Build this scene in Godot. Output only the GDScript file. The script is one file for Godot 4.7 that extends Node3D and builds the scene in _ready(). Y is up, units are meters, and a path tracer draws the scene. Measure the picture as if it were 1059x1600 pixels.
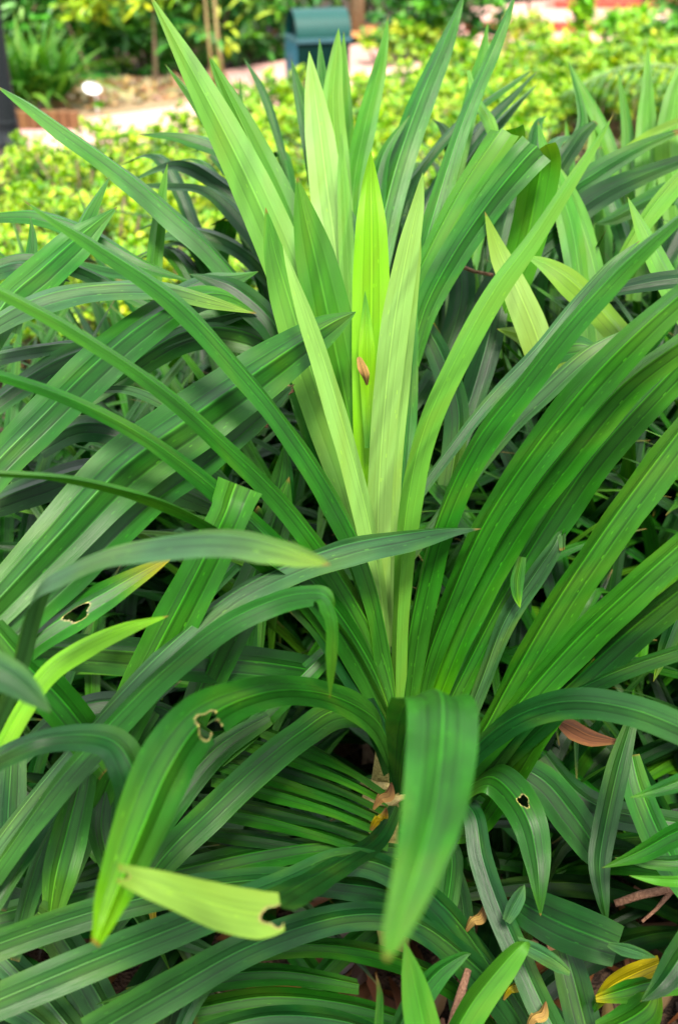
extends Node3D

const EYE := Vector3(0, 1.3, 0)
const PITCH := 30.0
const LENS := 1716.0          # pixels of the 1059 x 1600 photograph per unit of depth

var rng := RandomNumberGenerator.new()
var names := {}
var leaf_mat: StandardMaterial3D
var young_mat: StandardMaterial3D
var dead_mat: StandardMaterial3D
var grain: FastNoiseLite

# ------------------------------------------------------------------ places
func at(x: float, y: float, d: float) -> Vector3:
	var p := deg_to_rad(PITCH)
	var f := Vector3(0, -sin(p), -cos(p))
	var u := Vector3(0, cos(p), -sin(p))
	return EYE + d * (f + Vector3.RIGHT * (x - 529.5) / LENS + u * (800.0 - y) / LENS)

func on(x: float, y: float, h := 0.0) -> Vector3:
	var v := at(x, y, 1.0) - EYE
	return EYE + v * ((h - EYE.y) / v.y)

func seen_at(q: Vector3) -> Vector3:
	var p := deg_to_rad(PITCH)
	var v := q - EYE
	var d := v.dot(Vector3(0, -sin(p), -cos(p)))
	return Vector3(529.5 + LENS * v.x / d, 800.0 - LENS * v.dot(Vector3(0, cos(p), -sin(p))) / d, d)

# ------------------------------------------------------------------ things
func numbered(called: String) -> String:
	var n: int = names.get(called, -1) + 1
	names[called] = n
	return called if n == 0 else "%s_%03d" % [called, n]

func tag(o: Node3D, label: String, category: String, group := "", kind := "") -> Node3D:
	if label: o.set_meta("label", label)
	if category: o.set_meta("category", category)
	if group: o.set_meta("group", group)
	if kind: o.set_meta("kind", kind)
	return o

func thing(called: String, where: Vector3, label: String, category: String, group := "") -> Node3D:
	var o := Node3D.new()
	o.name = numbered(called)
	add_child(o, true)
	o.position = where
	return tag(o, label, category, group)

func mesh_in(called: String, m: Mesh, mat: Material, parent: Node = self) -> MeshInstance3D:
	var o := MeshInstance3D.new()
	o.name = numbered(called) if parent == self else called
	o.mesh = m
	o.material_override = mat
	parent.add_child(o, true)
	return o

func paint(c: Color, rough := 0.6, spec := 0.5) -> StandardMaterial3D:
	var m := StandardMaterial3D.new()
	m.albedo_color = c
	m.roughness = rough
	m.metallic_specular = spec
	return m

func rgb(r: float, g: float, b: float) -> Color:
	return Color(r / 255.0, g / 255.0, b / 255.0)

func vary(c: Color, much := 0.08) -> Color:
	var k := 1.0 + rng.randf_range(-much, much)
	return Color(clampf(c.r * k * (1.0 + rng.randf_range(-much, much)), 0, 1), clampf(c.g * k, 0, 1), clampf(c.b * k * (1.0 + rng.randf_range(-much, much)), 0, 1))

# ------------------------------------------------------------------ textures
func noise(freq: float, s: int, oct := 4) -> FastNoiseLite:
	var n := FastNoiseLite.new()
	n.seed = s
	n.frequency = freq
	n.fractal_octaves = oct
	return n

func leaf_pictures(deep: float, s: int) -> Array:
	var w := 256
	var h := 1024
	var c := PackedByteArray()
	var b := PackedByteArray()
	c.resize(w * h * 3)
	b.resize(w * h)
	var r := RandomNumberGenerator.new()
	r.seed = 11 + s
	var vein := PackedFloat32Array()
	vein.resize(w)
	for x in w:
		vein[x] = r.randf_range(-1, 1)
	var big := noise(0.012, 4 + s, 3)
	var fine := noise(0.09, 5 + s, 3)
	for y in h:
		for x in w:
			var u := (x + 0.5) / w * 2.0 - 1.0
			var a := absf(u)
			var v := 0.5 * vein[x] + 0.5 * vein[(x + 1) % w]
			var seam := absf(sin(TAU * y / h)) # joins both ends of the tile
			var blot := big.get_noise_2d(x * 1.4, y * 0.35) * seam
			var f := fine.get_noise_2d(x * 2.6, y * 0.22)
			var band := 0.03 * sin(a * 9.0 + 0.6)
			var t := 0.73 + 0.04 * v + 0.09 * blot + 0.06 * f + band
			var rib := exp(-pow(u / 0.03, 2.0))
			var edge := smoothstep(0.965, 0.995, a)
			t += 0.27 * rib - 0.16 * exp(-pow((a - 0.10) / 0.05, 2.0)) + 0.13 * exp(-pow((a - 0.5) / 0.022, 2.0)) - 0.14 * exp(-pow((a - 0.43) / 0.035, 2.0))  # pleat ridges lightened as if catching light, furrows beside them darkened; midrib itself pale
			t = lerpf(0.88, t, deep)
			var col := Vector3(t, t, t)
			col = col.lerp(Vector3(1.0, 0.98, 0.62), (0.35 * rib + 0.5 * edge) * deep)
			var i := (y * w + x) * 3
			c[i] = int(clampf(col.x, 0, 1) * 255)
			c[i + 1] = int(clampf(col.y, 0, 1) * 255)
			c[i + 2] = int(clampf(col.z, 0, 1) * 255)
			b[y * w + x] = int(clampf(0.5 + 0.16 * v + 0.12 * f - 0.25 * rib, 0, 1) * 255)
	# insect specks and rubbed spots
	for k in int(55 * deep):
		var x := r.randi_range(6, w - 7)
		var y := r.randi_range(6, h - 7)
		var n := r.randi_range(2, 5)
		for j in n * 2:
			for q in n:
				if y + j >= h or x + q >= w: continue
				var i := ((y + j) * w + x + q) * 3
				c[i] = 250; c[i + 1] = 245; c[i + 2] = 190
	return [Image.create_from_data(w, h, false, Image.FORMAT_RGB8, c), Image.create_from_data(w, h, false, Image.FORMAT_L8, b)]

func blade_mat(pics: Array, rough: float, through: Color, spec: float) -> StandardMaterial3D:
	var m := StandardMaterial3D.new()
	m.vertex_color_use_as_albedo = true
	m.vertex_color_is_srgb = true
	m.albedo_texture = pics[0]
	m.heightmap_enabled = true
	m.heightmap_texture = pics[1]
	m.heightmap_scale = 0.03
	m.roughness = rough
	m.metallic_specular = spec
	m.backlight_enabled = true
	m.backlight = through
	m.cull_mode = BaseMaterial3D.CULL_DISABLED
	return m

func mottled(a: Color, b: Color, freq: float, s: int, rough := 0.95, relief := 0.0, scale := 1.0) -> StandardMaterial3D:
	var w := 512
	var img := Image.create(w, w, false, Image.FORMAT_RGB8)
	var hei := Image.create(w, w, false, Image.FORMAT_L8)
	var n := noise(freq, s, 5)
	var n2 := noise(freq * 9.0, s + 1, 2)
	for y in w:
		for x in w:
			var k := 0.0
			var g := 0.0
			# blended against its own opposite edge so that the tile repeats without a seam
			var fx := smoothstep(0.75, 1.0, x / float(w))
			var fy := smoothstep(0.75, 1.0, y / float(w))
			k = lerpf(lerpf(n.get_noise_2d(x, y), n.get_noise_2d(x - w, y), fx), lerpf(n.get_noise_2d(x, y - w), n.get_noise_2d(x - w, y - w), fx), fy)
			g = n2.get_noise_2d(x, y)
			var t := clampf(0.5 + 0.9 * k + 0.35 * g, 0, 1)
			img.set_pixel(x, y, a.lerp(b, t))
			hei.set_pixel(x, y, Color(t, t, t))
	var m := StandardMaterial3D.new()
	m.albedo_texture = ImageTexture.create_from_image(img)
	m.uv1_triplanar = true
	m.uv1_world_triplanar = true
	m.uv1_scale = Vector3.ONE * scale
	m.roughness = rough
	m.metallic_specular = 0.35
	if relief > 0.0:
		m.heightmap_enabled = true
		m.heightmap_texture = ImageTexture.create_from_image(hei)
		m.heightmap_scale = relief
	return m

# ------------------------------------------------------------------ leaves
const ACROSS := [-1.0, -0.76, -0.52, -0.44, -0.22, -0.05, 0.0, 0.05, 0.22, 0.44, 0.52, 0.76, 1.0]
const ACROSS_FEW := [-1.0, -0.5, -0.06, 0.06, 0.5, 1.0]

# A strap leaf: spine points, the side vector and half width at each, colours along it; the section is a keel with a pleat on each side.
func ribbon(p: PackedVector3Array, s: PackedVector3Array, hw: PackedFloat32Array, cols: PackedColorArray, keel: float, pleat: float, across: Array, holes := []) -> ArrayMesh:
	var n := p.size()
	var m := across.size()
	var vs := PackedVector3Array()
	var ns := PackedVector3Array()
	var uv := PackedVector2Array()
	var cs := PackedColorArray()
	var ix := PackedInt32Array()
	vs.resize(n * m); ns.resize(n * m); uv.resize(n * m); cs.resize(n * m)
	var run := rng.randf() * 3.0
	var ph := rng.randf() * 9.0
	var flap := rng.randf_range(0.02, 0.11)
	for i in n:
		var tan := (p[mini(i + 1, n - 1)] - p[maxi(i - 1, 0)]).normalized()
		var side := (s[i] - tan * s[i].dot(tan)).normalized()
		var nor := side.cross(tan).normalized()
		if i: run += p[i].distance_to(p[i - 1])
		for j in m:
			var u: float = across[j]
			var a := absf(u)
			var lift := keel * a + pleat * (a if a < 0.48 else 0.96 - a) * 2.0
			# a slight waviness of the blade's edges
			var wave := (flap * sin(run * 27.0 + ph + 2.0 * signf(u)) + 0.03 * sin(run * 71.0 + ph * 3.0 + u)) * a * a
			vs[i * m + j] = p[i] + side * u * hw[i] + nor * hw[i] * (lift - keel * 0.5 + wave)
			uv[i * m + j] = Vector2(0.5 + 0.5 * u, run * 2.2)
			var bl := grain.get_noise_3d(p[i].x * 9.0 + ph, p[i].z * 9.0, p[i].y * 9.0 + u * 0.4)
			cs[i * m + j] = cols[i].lerp(rgb(128, 150, 40), clampf(bl * 0.55, 0.0, 0.35)).darkened(clampf(-bl * 0.35, 0.0, 0.16))
	for i in n:
		for j in m:
			var dv := vs[mini(i + 1, n - 1) * m + j] - vs[maxi(i - 1, 0) * m + j]
			var du := vs[i * m + mini(j + 1, m - 1)] - vs[i * m + maxi(j - 1, 0)]
			if du.length() < 1e-5: du = s[i]
			var q := du.cross(dv)
			ns[i * m + j] = q.normalized() if q.length() > 1e-12 else Vector3.UP
	for i in n - 1:
		for j in m - 1:
			var out := false
			for h in holes:
				var dt: float = ((i + 0.5) / (n - 1) - h[0]) / h[2]
				var du: float = (0.5 * (across[j] + across[j + 1]) - h[1]) / h[3]
				var ang := atan2(dt, du)
				var lim := 1.0 + 0.16 * sin(ang * 3.0 + h[0] * 40.0) + 0.08 * sin(ang * 5.0 + 1.0)
				var r := sqrt(dt * dt + du * du)
				if r < lim:
					out = true
				elif r < lim * 1.0 + 0.11:
					for q in [i * m + j, i * m + j + 1, (i + 1) * m + j, (i + 1) * m + j + 1]:
						cs[q] = cs[q].lerp(rgb(178, 160, 100), 0.7)
			if out: continue
			var a := i * m + j
			ix.append_array([a, a + m, a + 1, a + 1, a + m, a + m + 1])
	var arr := []
	arr.resize(Mesh.ARRAY_MAX)
	arr[Mesh.ARRAY_VERTEX] = vs
	arr[Mesh.ARRAY_NORMAL] = ns
	arr[Mesh.ARRAY_TEX_UV] = uv
	arr[Mesh.ARRAY_COLOR] = cs
	arr[Mesh.ARRAY_INDEX] = ix
	var mesh := ArrayMesh.new()
	mesh.add_surface_from_arrays(Mesh.PRIMITIVE_TRIANGLES, arr)
	return mesh

func spline(a: Array, k: int, t: float):
	var n := a.size()
	var p0 = a[maxi(k - 1, 0)]
	var p1 = a[k]
	var p2 = a[mini(k + 1, n - 1)]
	var p3 = a[mini(k + 2, n - 1)]
	return 0.5 * (2.0 * p1 + (p2 - p0) * t + (2.0 * p0 - 5.0 * p1 + 4.0 * p2 - p3) * t * t + (3.0 * p1 - p0 - 3.0 * p2 + p3) * t * t * t)

var K := {
	"pale": rgb(152, 200, 100), "lime": rgb(128, 200, 10), "young": rgb(106, 172, 60), "fresh": rgb(76, 148, 34),
	"mid": rgb(48, 126, 28), "green": rgb(38, 108, 26), "dark": rgb(24, 76, 24), "deep": rgb(16, 46, 16),  # deep puts the shade low in the bed into the leaf colour
	"teal": rgb(28, 84, 34), "tan": rgb(186, 142, 82), "grey": rgb(66, 118, 66), "under": rgb(134, 172, 64), "olive": rgb(124, 166, 44), "yellow": rgb(200, 176, 20), "dry": rgb(122, 80, 52),  # teal: older green, darkened further to stand in for dimmer light low down
}

# One leaf from its base to its tip. Each point of the spec is x, y of the photograph, depth in cm and the width that shows there.
func leaf(plant: Node3D, key: String, spec: String, opt := {}) -> MeshInstance3D:
	var pts := []
	var px := []
	for word in spec.split(" ", false):
		var f := word.split_floats(",")
		pts.append(at(f[0], f[1], f[2] / 100.0))
		px.append(f[3])
	var n := pts.size()
	var lead: Vector3 = pts[n - 1] - pts[0]
	lead.y = 0
	if lead.length() < 0.02: lead = Vector3(0, 0, 1)
	var flat := Vector3.UP.cross(lead.normalized())
	var most: float = opt.get("most", 0.05)
	var best := 0.0
	var best_w := 1e9
	var rolls := [opt.roll] if opt.has("roll") else [0, 12, -12, 24, -24, 36, -36, 48, -48, 60, -60, 72, -72, 84, -84]
	var widths := []
	for roll in rolls:
		var ws := []
		var top := 0.0
		for k in n:
			var tan: Vector3 = (pts[mini(k + 1, n - 1)] - pts[maxi(k - 1, 0)]).normalized()
			var side := (flat - tan * flat.dot(tan)).normalized().rotated(tan, deg_to_rad(roll))
			var a := seen_at(pts[k])
			var b := seen_at(pts[k] + side * 0.01)
			var c := seen_at(pts[k] + tan * 0.01)
			var sv := Vector2(b.x - a.x, b.y - a.y)
			var tv := Vector2(c.x - a.x, c.y - a.y)
			var shown := sv.length()
			if tv.length() > 3.0: shown = absf(sv.cross(tv.normalized()))
			var real: float = px[k] / maxf(shown, LENS * 0.01 / a.z * 0.3) * 0.01
			ws.append(real)
			top = maxf(top, real)
		if top < best_w - 0.0005:
			best_w = top; best = roll; widths = ws
		if top <= most: break
	for k in n: widths[k] = minf(widths[k], most * 1.15)
	var per: int = opt.get("per", 8)
	var P := PackedVector3Array()
	var W := PackedFloat32Array()
	var S := PackedVector3Array()
	var C := PackedColorArray()
	var col: Color = vary(K[key], 0.05)
	var tipc: Color = K[opt.tip] if opt.has("tip") else col.lerp(rgb(120, 160, 50), 0.25)
	var basec: Color = K[opt.base] if opt.has("base") else col.lerp(rgb(130, 170, 80), 0.3)
	var total := (n - 1) * per
	for i in total + 1:
		var k := mini(i / per, n - 2)
		var f := (i - k * per) / float(per)
		var t := i / float(total)
		P.append(spline(pts, k, f))
		W.append(maxf(0.0004, lerpf(widths[k], widths[k + 1], f) * 0.6 + maxf(0.0, spline(widths, k, f)) * 0.4) * 0.5)
	for i in total + 1:
		var t := i / float(total)
		var tan := (P[mini(i + 1, total)] - P[maxi(i - 1, 0)]).normalized()
		S.append((flat - tan * flat.dot(tan)).normalized().rotated(tan, deg_to_rad(best + opt.get("twist", 0.0) * (t - 0.5))))
		var c := col.lerp(basec, 1.0 - smoothstep(0.0, 0.3, t)).lerp(tipc, smoothstep(0.55, 1.0, t))
		if opt.get("burnt", true) and t > 0.97: c = c.lerp(rgb(150, 116, 52), 0.8)
		C.append(c)
	var wide: Array = ACROSS
	if opt.has("holes"):
		wide = []
		for j in 61: wide.append(j / 30.0 - 1.0)
	var mesh := ribbon(P, S, W, C, opt.get("keel", 0.3), opt.get("pleat", 0.1), wide, opt.get("holes", []))
	var mat: StandardMaterial3D = young_mat if key in ["pale", "lime", "young", "fresh", "olive", "under"] else leaf_mat
	if key == "dry" or key == "tan": mat = dead_mat
	return mesh_in("leaf", mesh, mat, plant)

# A rosette that grows where it stands: erect inner leaves, arching outer ones.
func rosette(plant: Node3D, at_: Vector3, n: int, length: float, width: float, cols: Array, clear := 1.3, mat: StandardMaterial3D = null) -> void:
	var made := 0
	for k in n * 2:
		if made >= n: break
		var q := (k + rng.randf()) / (n * 1.3)
		var az := k * 2.399963 + rng.randf_range(-0.3, 0.3)
		var e := lerpf(1.35, 0.35, clampf(q, 0, 1)) + rng.randf_range(-0.15, 0.15)
		var bend := rng.randf_range(0.6, 1.9) * lerpf(0.5, 1.2, clampf(q, 0, 1))
		var l := length * rng.randf_range(0.7, 1.1)
		var kink := rng.randf_range(0.45, 0.75) if rng.randf() < 0.14 else 2.0
		var P := PackedVector3Array()
		var W := PackedFloat32Array()
		var S := PackedVector3Array()
		var C := PackedColorArray()
		var dir := Vector3(cos(az), 0, sin(az))
		var side := Vector3.UP.cross(dir)
		var col: Color = vary(cols[rng.randi() % cols.size()], 0.12)
		var tipc := col.lerp(rgb(120, 150, 50), rng.randf_range(0.0, 0.4))
		var w := width * rng.randf_range(0.8, 1.15) * 0.5
		var roll := rng.randf_range(-0.5, 0.5)
		var p := at_ + dir * 0.012 + Vector3.UP * (1.0 - q) * 0.05
		var ok := true
		var rows := 22
		var drift := rng.randf_range(-0.35, 0.35)
		for i in rows + 1:
			var t := i / float(rows)
			var ee := e - bend * pow(t, 1.4)
			if t > kink: ee -= 1.5 * smoothstep(kink, kink + 0.06, t)
			if p.y < 0.03: ee = maxf(ee, 0.05)
			var d2 := dir.rotated(Vector3.UP, drift * t)
			var st := (d2 * cos(ee) + Vector3.UP * sin(ee)) * l / rows
			P.append(p)
			W.append(maxf(0.0005, w * lerpf(0.65, 1.0, smoothstep(0.0, 0.3, t)) * (1.0 - pow(clampf((t - 0.45) / 0.55, 0, 1), 1.7))))
			S.append(side.rotated(Vector3.UP, drift * t).rotated(st.normalized(), roll * t))
			C.append(col.lerp(rgb(110, 150, 70), 0.35 * (1.0 - smoothstep(0.0, 0.2, t))).lerp(tipc, smoothstep(0.5, 1.0, t)) if t < 0.98 else rgb(150, 120, 60))
			var v := seen_at(p)
			if v.z < clear and v.x > -60 and v.x < 1120 and v.y > -60 and v.y < 1660: ok = false
			if v.z < 0.35 or (clear < 1.5 and v.y < 150.0 + 60.0 * rng.randf()): ok = false
			p += st
		if not ok: continue
		made += 1
		mesh_in("leaf", ribbon(P, S, W, C, 0.3, 0.1, ACROSS if clear < 1.5 else ACROSS_FEW), mat if mat else leaf_mat, plant)

func tube(path: Array, r0: float, r1: float, sides := 8, bumps := 0.0) -> ArrayMesh:
	var st := SurfaceTool.new()
	st.begin(Mesh.PRIMITIVE_TRIANGLES)
	var n := path.size()
	for i in n:
		var tan: Vector3 = (path[mini(i + 1, n - 1)] - path[maxi(i - 1, 0)]).normalized()
		var a := tan.cross(Vector3(0.31, 0.2, 0.93)).normalized()
		var b := tan.cross(a)
		var r := lerpf(r0, r1, i / float(n - 1))
		for j in sides + 1:
			var g := TAU * j / sides
			var rr := r * (1.0 + bumps * sin(i * 2.3 + j * 1.7))
			st.set_uv(Vector2(j / float(sides), i * 0.2))
			st.add_vertex(path[i] + (a * cos(g) + b * sin(g)) * rr)
	for i in n - 1:
		for j in sides:
			var q := i * (sides + 1) + j
			for v in [q, q + 1, q + sides + 1, q + 1, q + sides + 2, q + sides + 1]: st.add_index(v)
	for e in 2:
		var c := n * (sides + 1) + e
		st.set_uv(Vector2.ZERO)
		st.add_vertex(path[0] if e == 0 else path[n - 1])
		for j in sides:
			var q := (0 if e == 0 else (n - 1) * (sides + 1)) + j
			for v in ([c, q + 1, q] if e == 0 else [c, q, q + 1]): st.add_index(v)
	st.generate_normals()
	return st.commit()

# a bent lanceolate leaf, one metre long, for shrubs
func small_leaf(wide: float) -> ArrayMesh:
	var P := PackedVector3Array()
	var S := PackedVector3Array()
	var W := PackedFloat32Array()
	var C := PackedColorArray()
	for i in 6:
		var t := i / 5.0
		P.append(Vector3(0, 0.12 * sin(t * 2.6) - 0.1 * t * t, t))
		S.append(Vector3.RIGHT)
		W.append(maxf(0.005, wide * 0.5 * pow(sin(PI * clampf(t * 0.93 + 0.05, 0, 1)), 0.8)))
		C.append(Color.WHITE)
	return ribbon(P, S, W, C, 0.35, 0.0, [-1.0, -0.5, 0.0, 0.5, 1.0])

func scatter(called: String, parent: Node, m: Mesh, mat: Material, places: Array, cols: PackedColorArray, kind := "") -> MultiMeshInstance3D:
	var mm := MultiMesh.new()
	mm.transform_format = MultiMesh.TRANSFORM_3D
	mm.use_colors = true
	mm.mesh = m
	mm.instance_count = places.size()
	for i in places.size():
		mm.set_instance_transform(i, places[i])
		mm.set_instance_color(i, cols[i])
	var o := MultiMeshInstance3D.new()
	o.name = numbered(called) if parent == self else called
	o.multimesh = mm
	o.material_override = mat
	parent.add_child(o, true)
	if kind: o.set_meta("kind", kind)
	return o

func turned(dir: Vector3, roll: float, size: float, where: Vector3) -> Transform3D:
	var z := dir.normalized()
	var x := Vector3.UP.cross(z)
	x = x.normalized() if x.length() > 0.01 else Vector3.RIGHT
	var y := z.cross(x)
	return Transform3D(Basis(x, y, z).rotated(z, roll).scaled(Vector3.ONE * size), where)

var shrub_mat: StandardMaterial3D
var bark_mat: StandardMaterial3D

# A shrub or small tree: stems from its base, leaves in clumps at the twig ends.
func shrub(called: String, label: String, category: String, group: String, foot: Vector3, size: Vector3, lift: float, clumps: int, per: int, leaf_len: float, wide: float, cols: Array, stems := 3, thick := 0.015) -> Node3D:
	var o := thing(called, foot, label, category, group)
	var m := small_leaf(wide)
	var places := []
	var tint := PackedColorArray()
	var tips := []
	for k in clumps:
		var v := Vector3(rng.randfn(), rng.randfn(), rng.randfn()).normalized() * pow(rng.randf(), 0.45)
		tips.append(Vector3(v.x * size.x, lift + size.y * (1.0 + v.y), v.z * size.z))
	for c in tips:
		var base: Color = vary(cols[rng.randi() % cols.size()], 0.12)
		for q in per:
			var d := Vector3(rng.randfn(), rng.randfn() * 0.6 + 0.25, rng.randfn()).normalized()
			var g := leaf_len * rng.randf_range(0.6, 1.2)
			places.append(turned(d + Vector3.DOWN * 0.25, rng.randf_range(-0.8, 0.8), g, c + d * leaf_len * 0.3 * rng.randf()))
			tint.append(vary(base, 0.1))
	for k in stems:
		var top: Vector3 = tips[k * maxi(1, tips.size() / stems) % tips.size()]
		var a := Vector3(rng.randf_range(-0.12, 0.12) * size.x, -0.05, rng.randf_range(-0.12, 0.12) * size.z)
		var path := []
		for i in 7:
			var t := i / 6.0
			path.append(a.lerp(Vector3(top.x, maxf(top.y, lift + size.y), top.z), t) + Vector3(sin(t * 5.0 + k) * 0.03, 0, cos(t * 4.0 + k) * 0.03) * size.y)
		mesh_in("trunk" if stems == 1 else "stem", tube(path, thick, thick * 0.45, 8, 0.08), bark_mat, o)
	scatter("foliage", o, m, shrub_mat, places, tint, "stuff")
	return o

func box_at(size: Vector3, bevel := 0.004) -> ArrayMesh:
	# a box with chamfered edges
	var st := SurfaceTool.new()
	st.begin(Mesh.PRIMITIVE_TRIANGLES)
	st.set_smooth_group(-1)
	var h := size * 0.5
	var axes := [Vector3.RIGHT, Vector3.UP, Vector3.BACK]
	var b := minf(bevel, minf(h.x, minf(h.y, h.z)) * 0.5)
	var quad := func(a: Vector3, c: Vector3, d: Vector3, e: Vector3):
		var out := (a + c + d + e) * 0.25
		if (c - a).cross(d - a).dot(out) > 0.0:
			var s := c; c = e; e = s
		for v in [a, c, d, a, d, e]: st.add_vertex(v)
	for k in 3:
		var n: Vector3 = axes[k]; var u: Vector3 = axes[(k + 1) % 3]; var w: Vector3 = axes[(k + 2) % 3]
		var hn := absf(h.dot(n)); var hu := absf(h.dot(u)) - b; var hv := absf(h.dot(w)) - b
		for s in [-1, 1]:
			quad.call(n * hn * s + u * hu + w * hv, n * hn * s - u * hu + w * hv, n * hn * s - u * hu - w * hv, n * hn * s + u * hu - w * hv)
			for t in [-1, 1]:
				# the chamfer between the faces n and u
				var p1: Vector3 = n * hn * s + u * hu * t
				var p2: Vector3 = n * (hn - b) * s + u * (hu + b) * t
				quad.call(p1 + w * hv, p2 + w * hv, p2 - w * hv, p1 - w * hv)
				for r in [-1, 1]:
					if k == 0:
						var a: Vector3 = n * hn * s + u * hu * t + w * hv * r
						var c: Vector3 = n * (hn - b) * s + u * (hu + b) * t + w * hv * r
						var d: Vector3 = n * (hn - b) * s + u * hu * t + w * (hv + b) * r
						if (c - a).cross(d - a).dot(a) > 0.0:
							var x := c; c = d; d = x
						for v in [a, c, d]: st.add_vertex(v)
	st.generate_normals()
	return st.commit()

func sheet(path: Array, half: Array, y: float, thick := 0.0) -> ArrayMesh:
	# a strip of ground along a path, with a skirt when it has a thickness
	var st := SurfaceTool.new()
	st.begin(Mesh.PRIMITIVE_TRIANGLES)
	st.set_smooth_group(-1)
	for i in path.size() - 1:
		var q := []
		for k in [i, i + 1]:
			var tan: Vector3 = path[mini(k + 1, path.size() - 1)] - path[maxi(k - 1, 0)]
			var s: Vector3 = Vector3(-tan.z, 0, tan.x).normalized() * float(half[k])
			for e in [-1, 1]: q.append(Vector3(path[k].x, y, path[k].z) + s * e)
		for v in [q[0], q[2], q[1], q[1], q[2], q[3]]: st.add_vertex(v)
		if thick > 0.0:
			var dn := Vector3.DOWN * thick
			for v in [q[0], q[0] + dn, q[2], q[2], q[0] + dn, q[2] + dn, q[1], q[3], q[1] + dn, q[3], q[3] + dn, q[1] + dn]: st.add_vertex(v)
	st.generate_normals()
	return st.commit()

func inside(p: Vector2, poly: PackedVector2Array) -> bool:
	return Geometry2D.is_point_in_polygon(p, poly)


func _ready() -> void:
	rng.seed = 20240
	grain = noise(1.0, 8, 3)
	# ---------------------------------------------------------------- camera, sky, sun, exposure
	var cam := Camera3D.new()
	cam.name = "camera"
	add_child(cam)
	cam.position = EYE
	cam.rotation_degrees = Vector3(-PITCH, 0, 0)
	cam.keep_aspect = Camera3D.KEEP_HEIGHT
	var att := CameraAttributesPhysical.new()
	att.frustum_focal_length = 12.0 / (800.0 / LENS)
	att.frustum_focus_distance = 1.16
	att.exposure_aperture = 3.1
	att.frustum_near = 0.05
	att.frustum_far = 200.0
	cam.attributes = att
	cam.fov = rad_to_deg(2.0 * atan(800.0 / LENS))
	cam.near = 0.05
	cam.far = 200.0
	cam.current = true
	var env := Environment.new()
	env.background_mode = Environment.BG_SKY
	var sm := ProceduralSkyMaterial.new()
	sm.sky_top_color = Color(0.84, 0.87, 0.90)
	sm.sky_horizon_color = Color(0.88, 0.89, 0.89)
	sm.sky_curve = 0.3
	sm.ground_bottom_color = Color(0.2, 0.2, 0.17)
	sm.ground_horizon_color = Color(0.4, 0.42, 0.36)
	sm.sun_angle_max = 1.0
	sm.sky_energy_multiplier = 0.9
	var sky := Sky.new()
	sky.sky_material = sm
	env.sky = sky
	env.tonemap_mode = Environment.TONE_MAPPER_LINEAR
	env.tonemap_exposure = 4.3
	env.sdfgi_enabled = true
	env.ssao_enabled = true
	env.ssil_enabled = true
	var we := WorldEnvironment.new()
	we.name = "surroundings"
	we.environment = env
	add_child(we)
	var sun := DirectionalLight3D.new()
	sun.name = "sun"
	sun.light_energy = 0.6
	sun.light_color = Color(1.0, 0.97, 0.9)
	sun.light_angular_distance = 12.0
	sun.shadow_enabled = true
	sun.rotation_degrees = Vector3(-60, 4, 0)
	add_child(sun)

	# ---------------------------------------------------------------- materials
	var pics := leaf_pictures(1.0, 0)
	var pic := [ImageTexture.create_from_image(pics[0]), ImageTexture.create_from_image(pics[1])]
	pics = leaf_pictures(0.4, 30)
	var soft := [ImageTexture.create_from_image(pics[0]), ImageTexture.create_from_image(pics[1])]
	leaf_mat = blade_mat(pic, 0.4, Color(0.5, 0.6, 0.16), 0.33)
	young_mat = blade_mat(soft, 0.47, Color(0.7, 0.78, 0.25), 0.36)
	dead_mat = blade_mat(pic, 0.8, Color(0.2, 0.15, 0.1), 0.3)
	shrub_mat = StandardMaterial3D.new()
	shrub_mat.vertex_color_use_as_albedo = true
	shrub_mat.vertex_color_is_srgb = true
	shrub_mat.roughness = 0.42
	shrub_mat.backlight_enabled = true
	shrub_mat.backlight = Color(0.55, 0.62, 0.3)
	bark_mat = mottled(rgb(96, 80, 60), rgb(150, 130, 104), 0.03, 31, 0.9, 0.3, 3.0)

	setting()
	background()
	pandans()
	litter()

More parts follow.
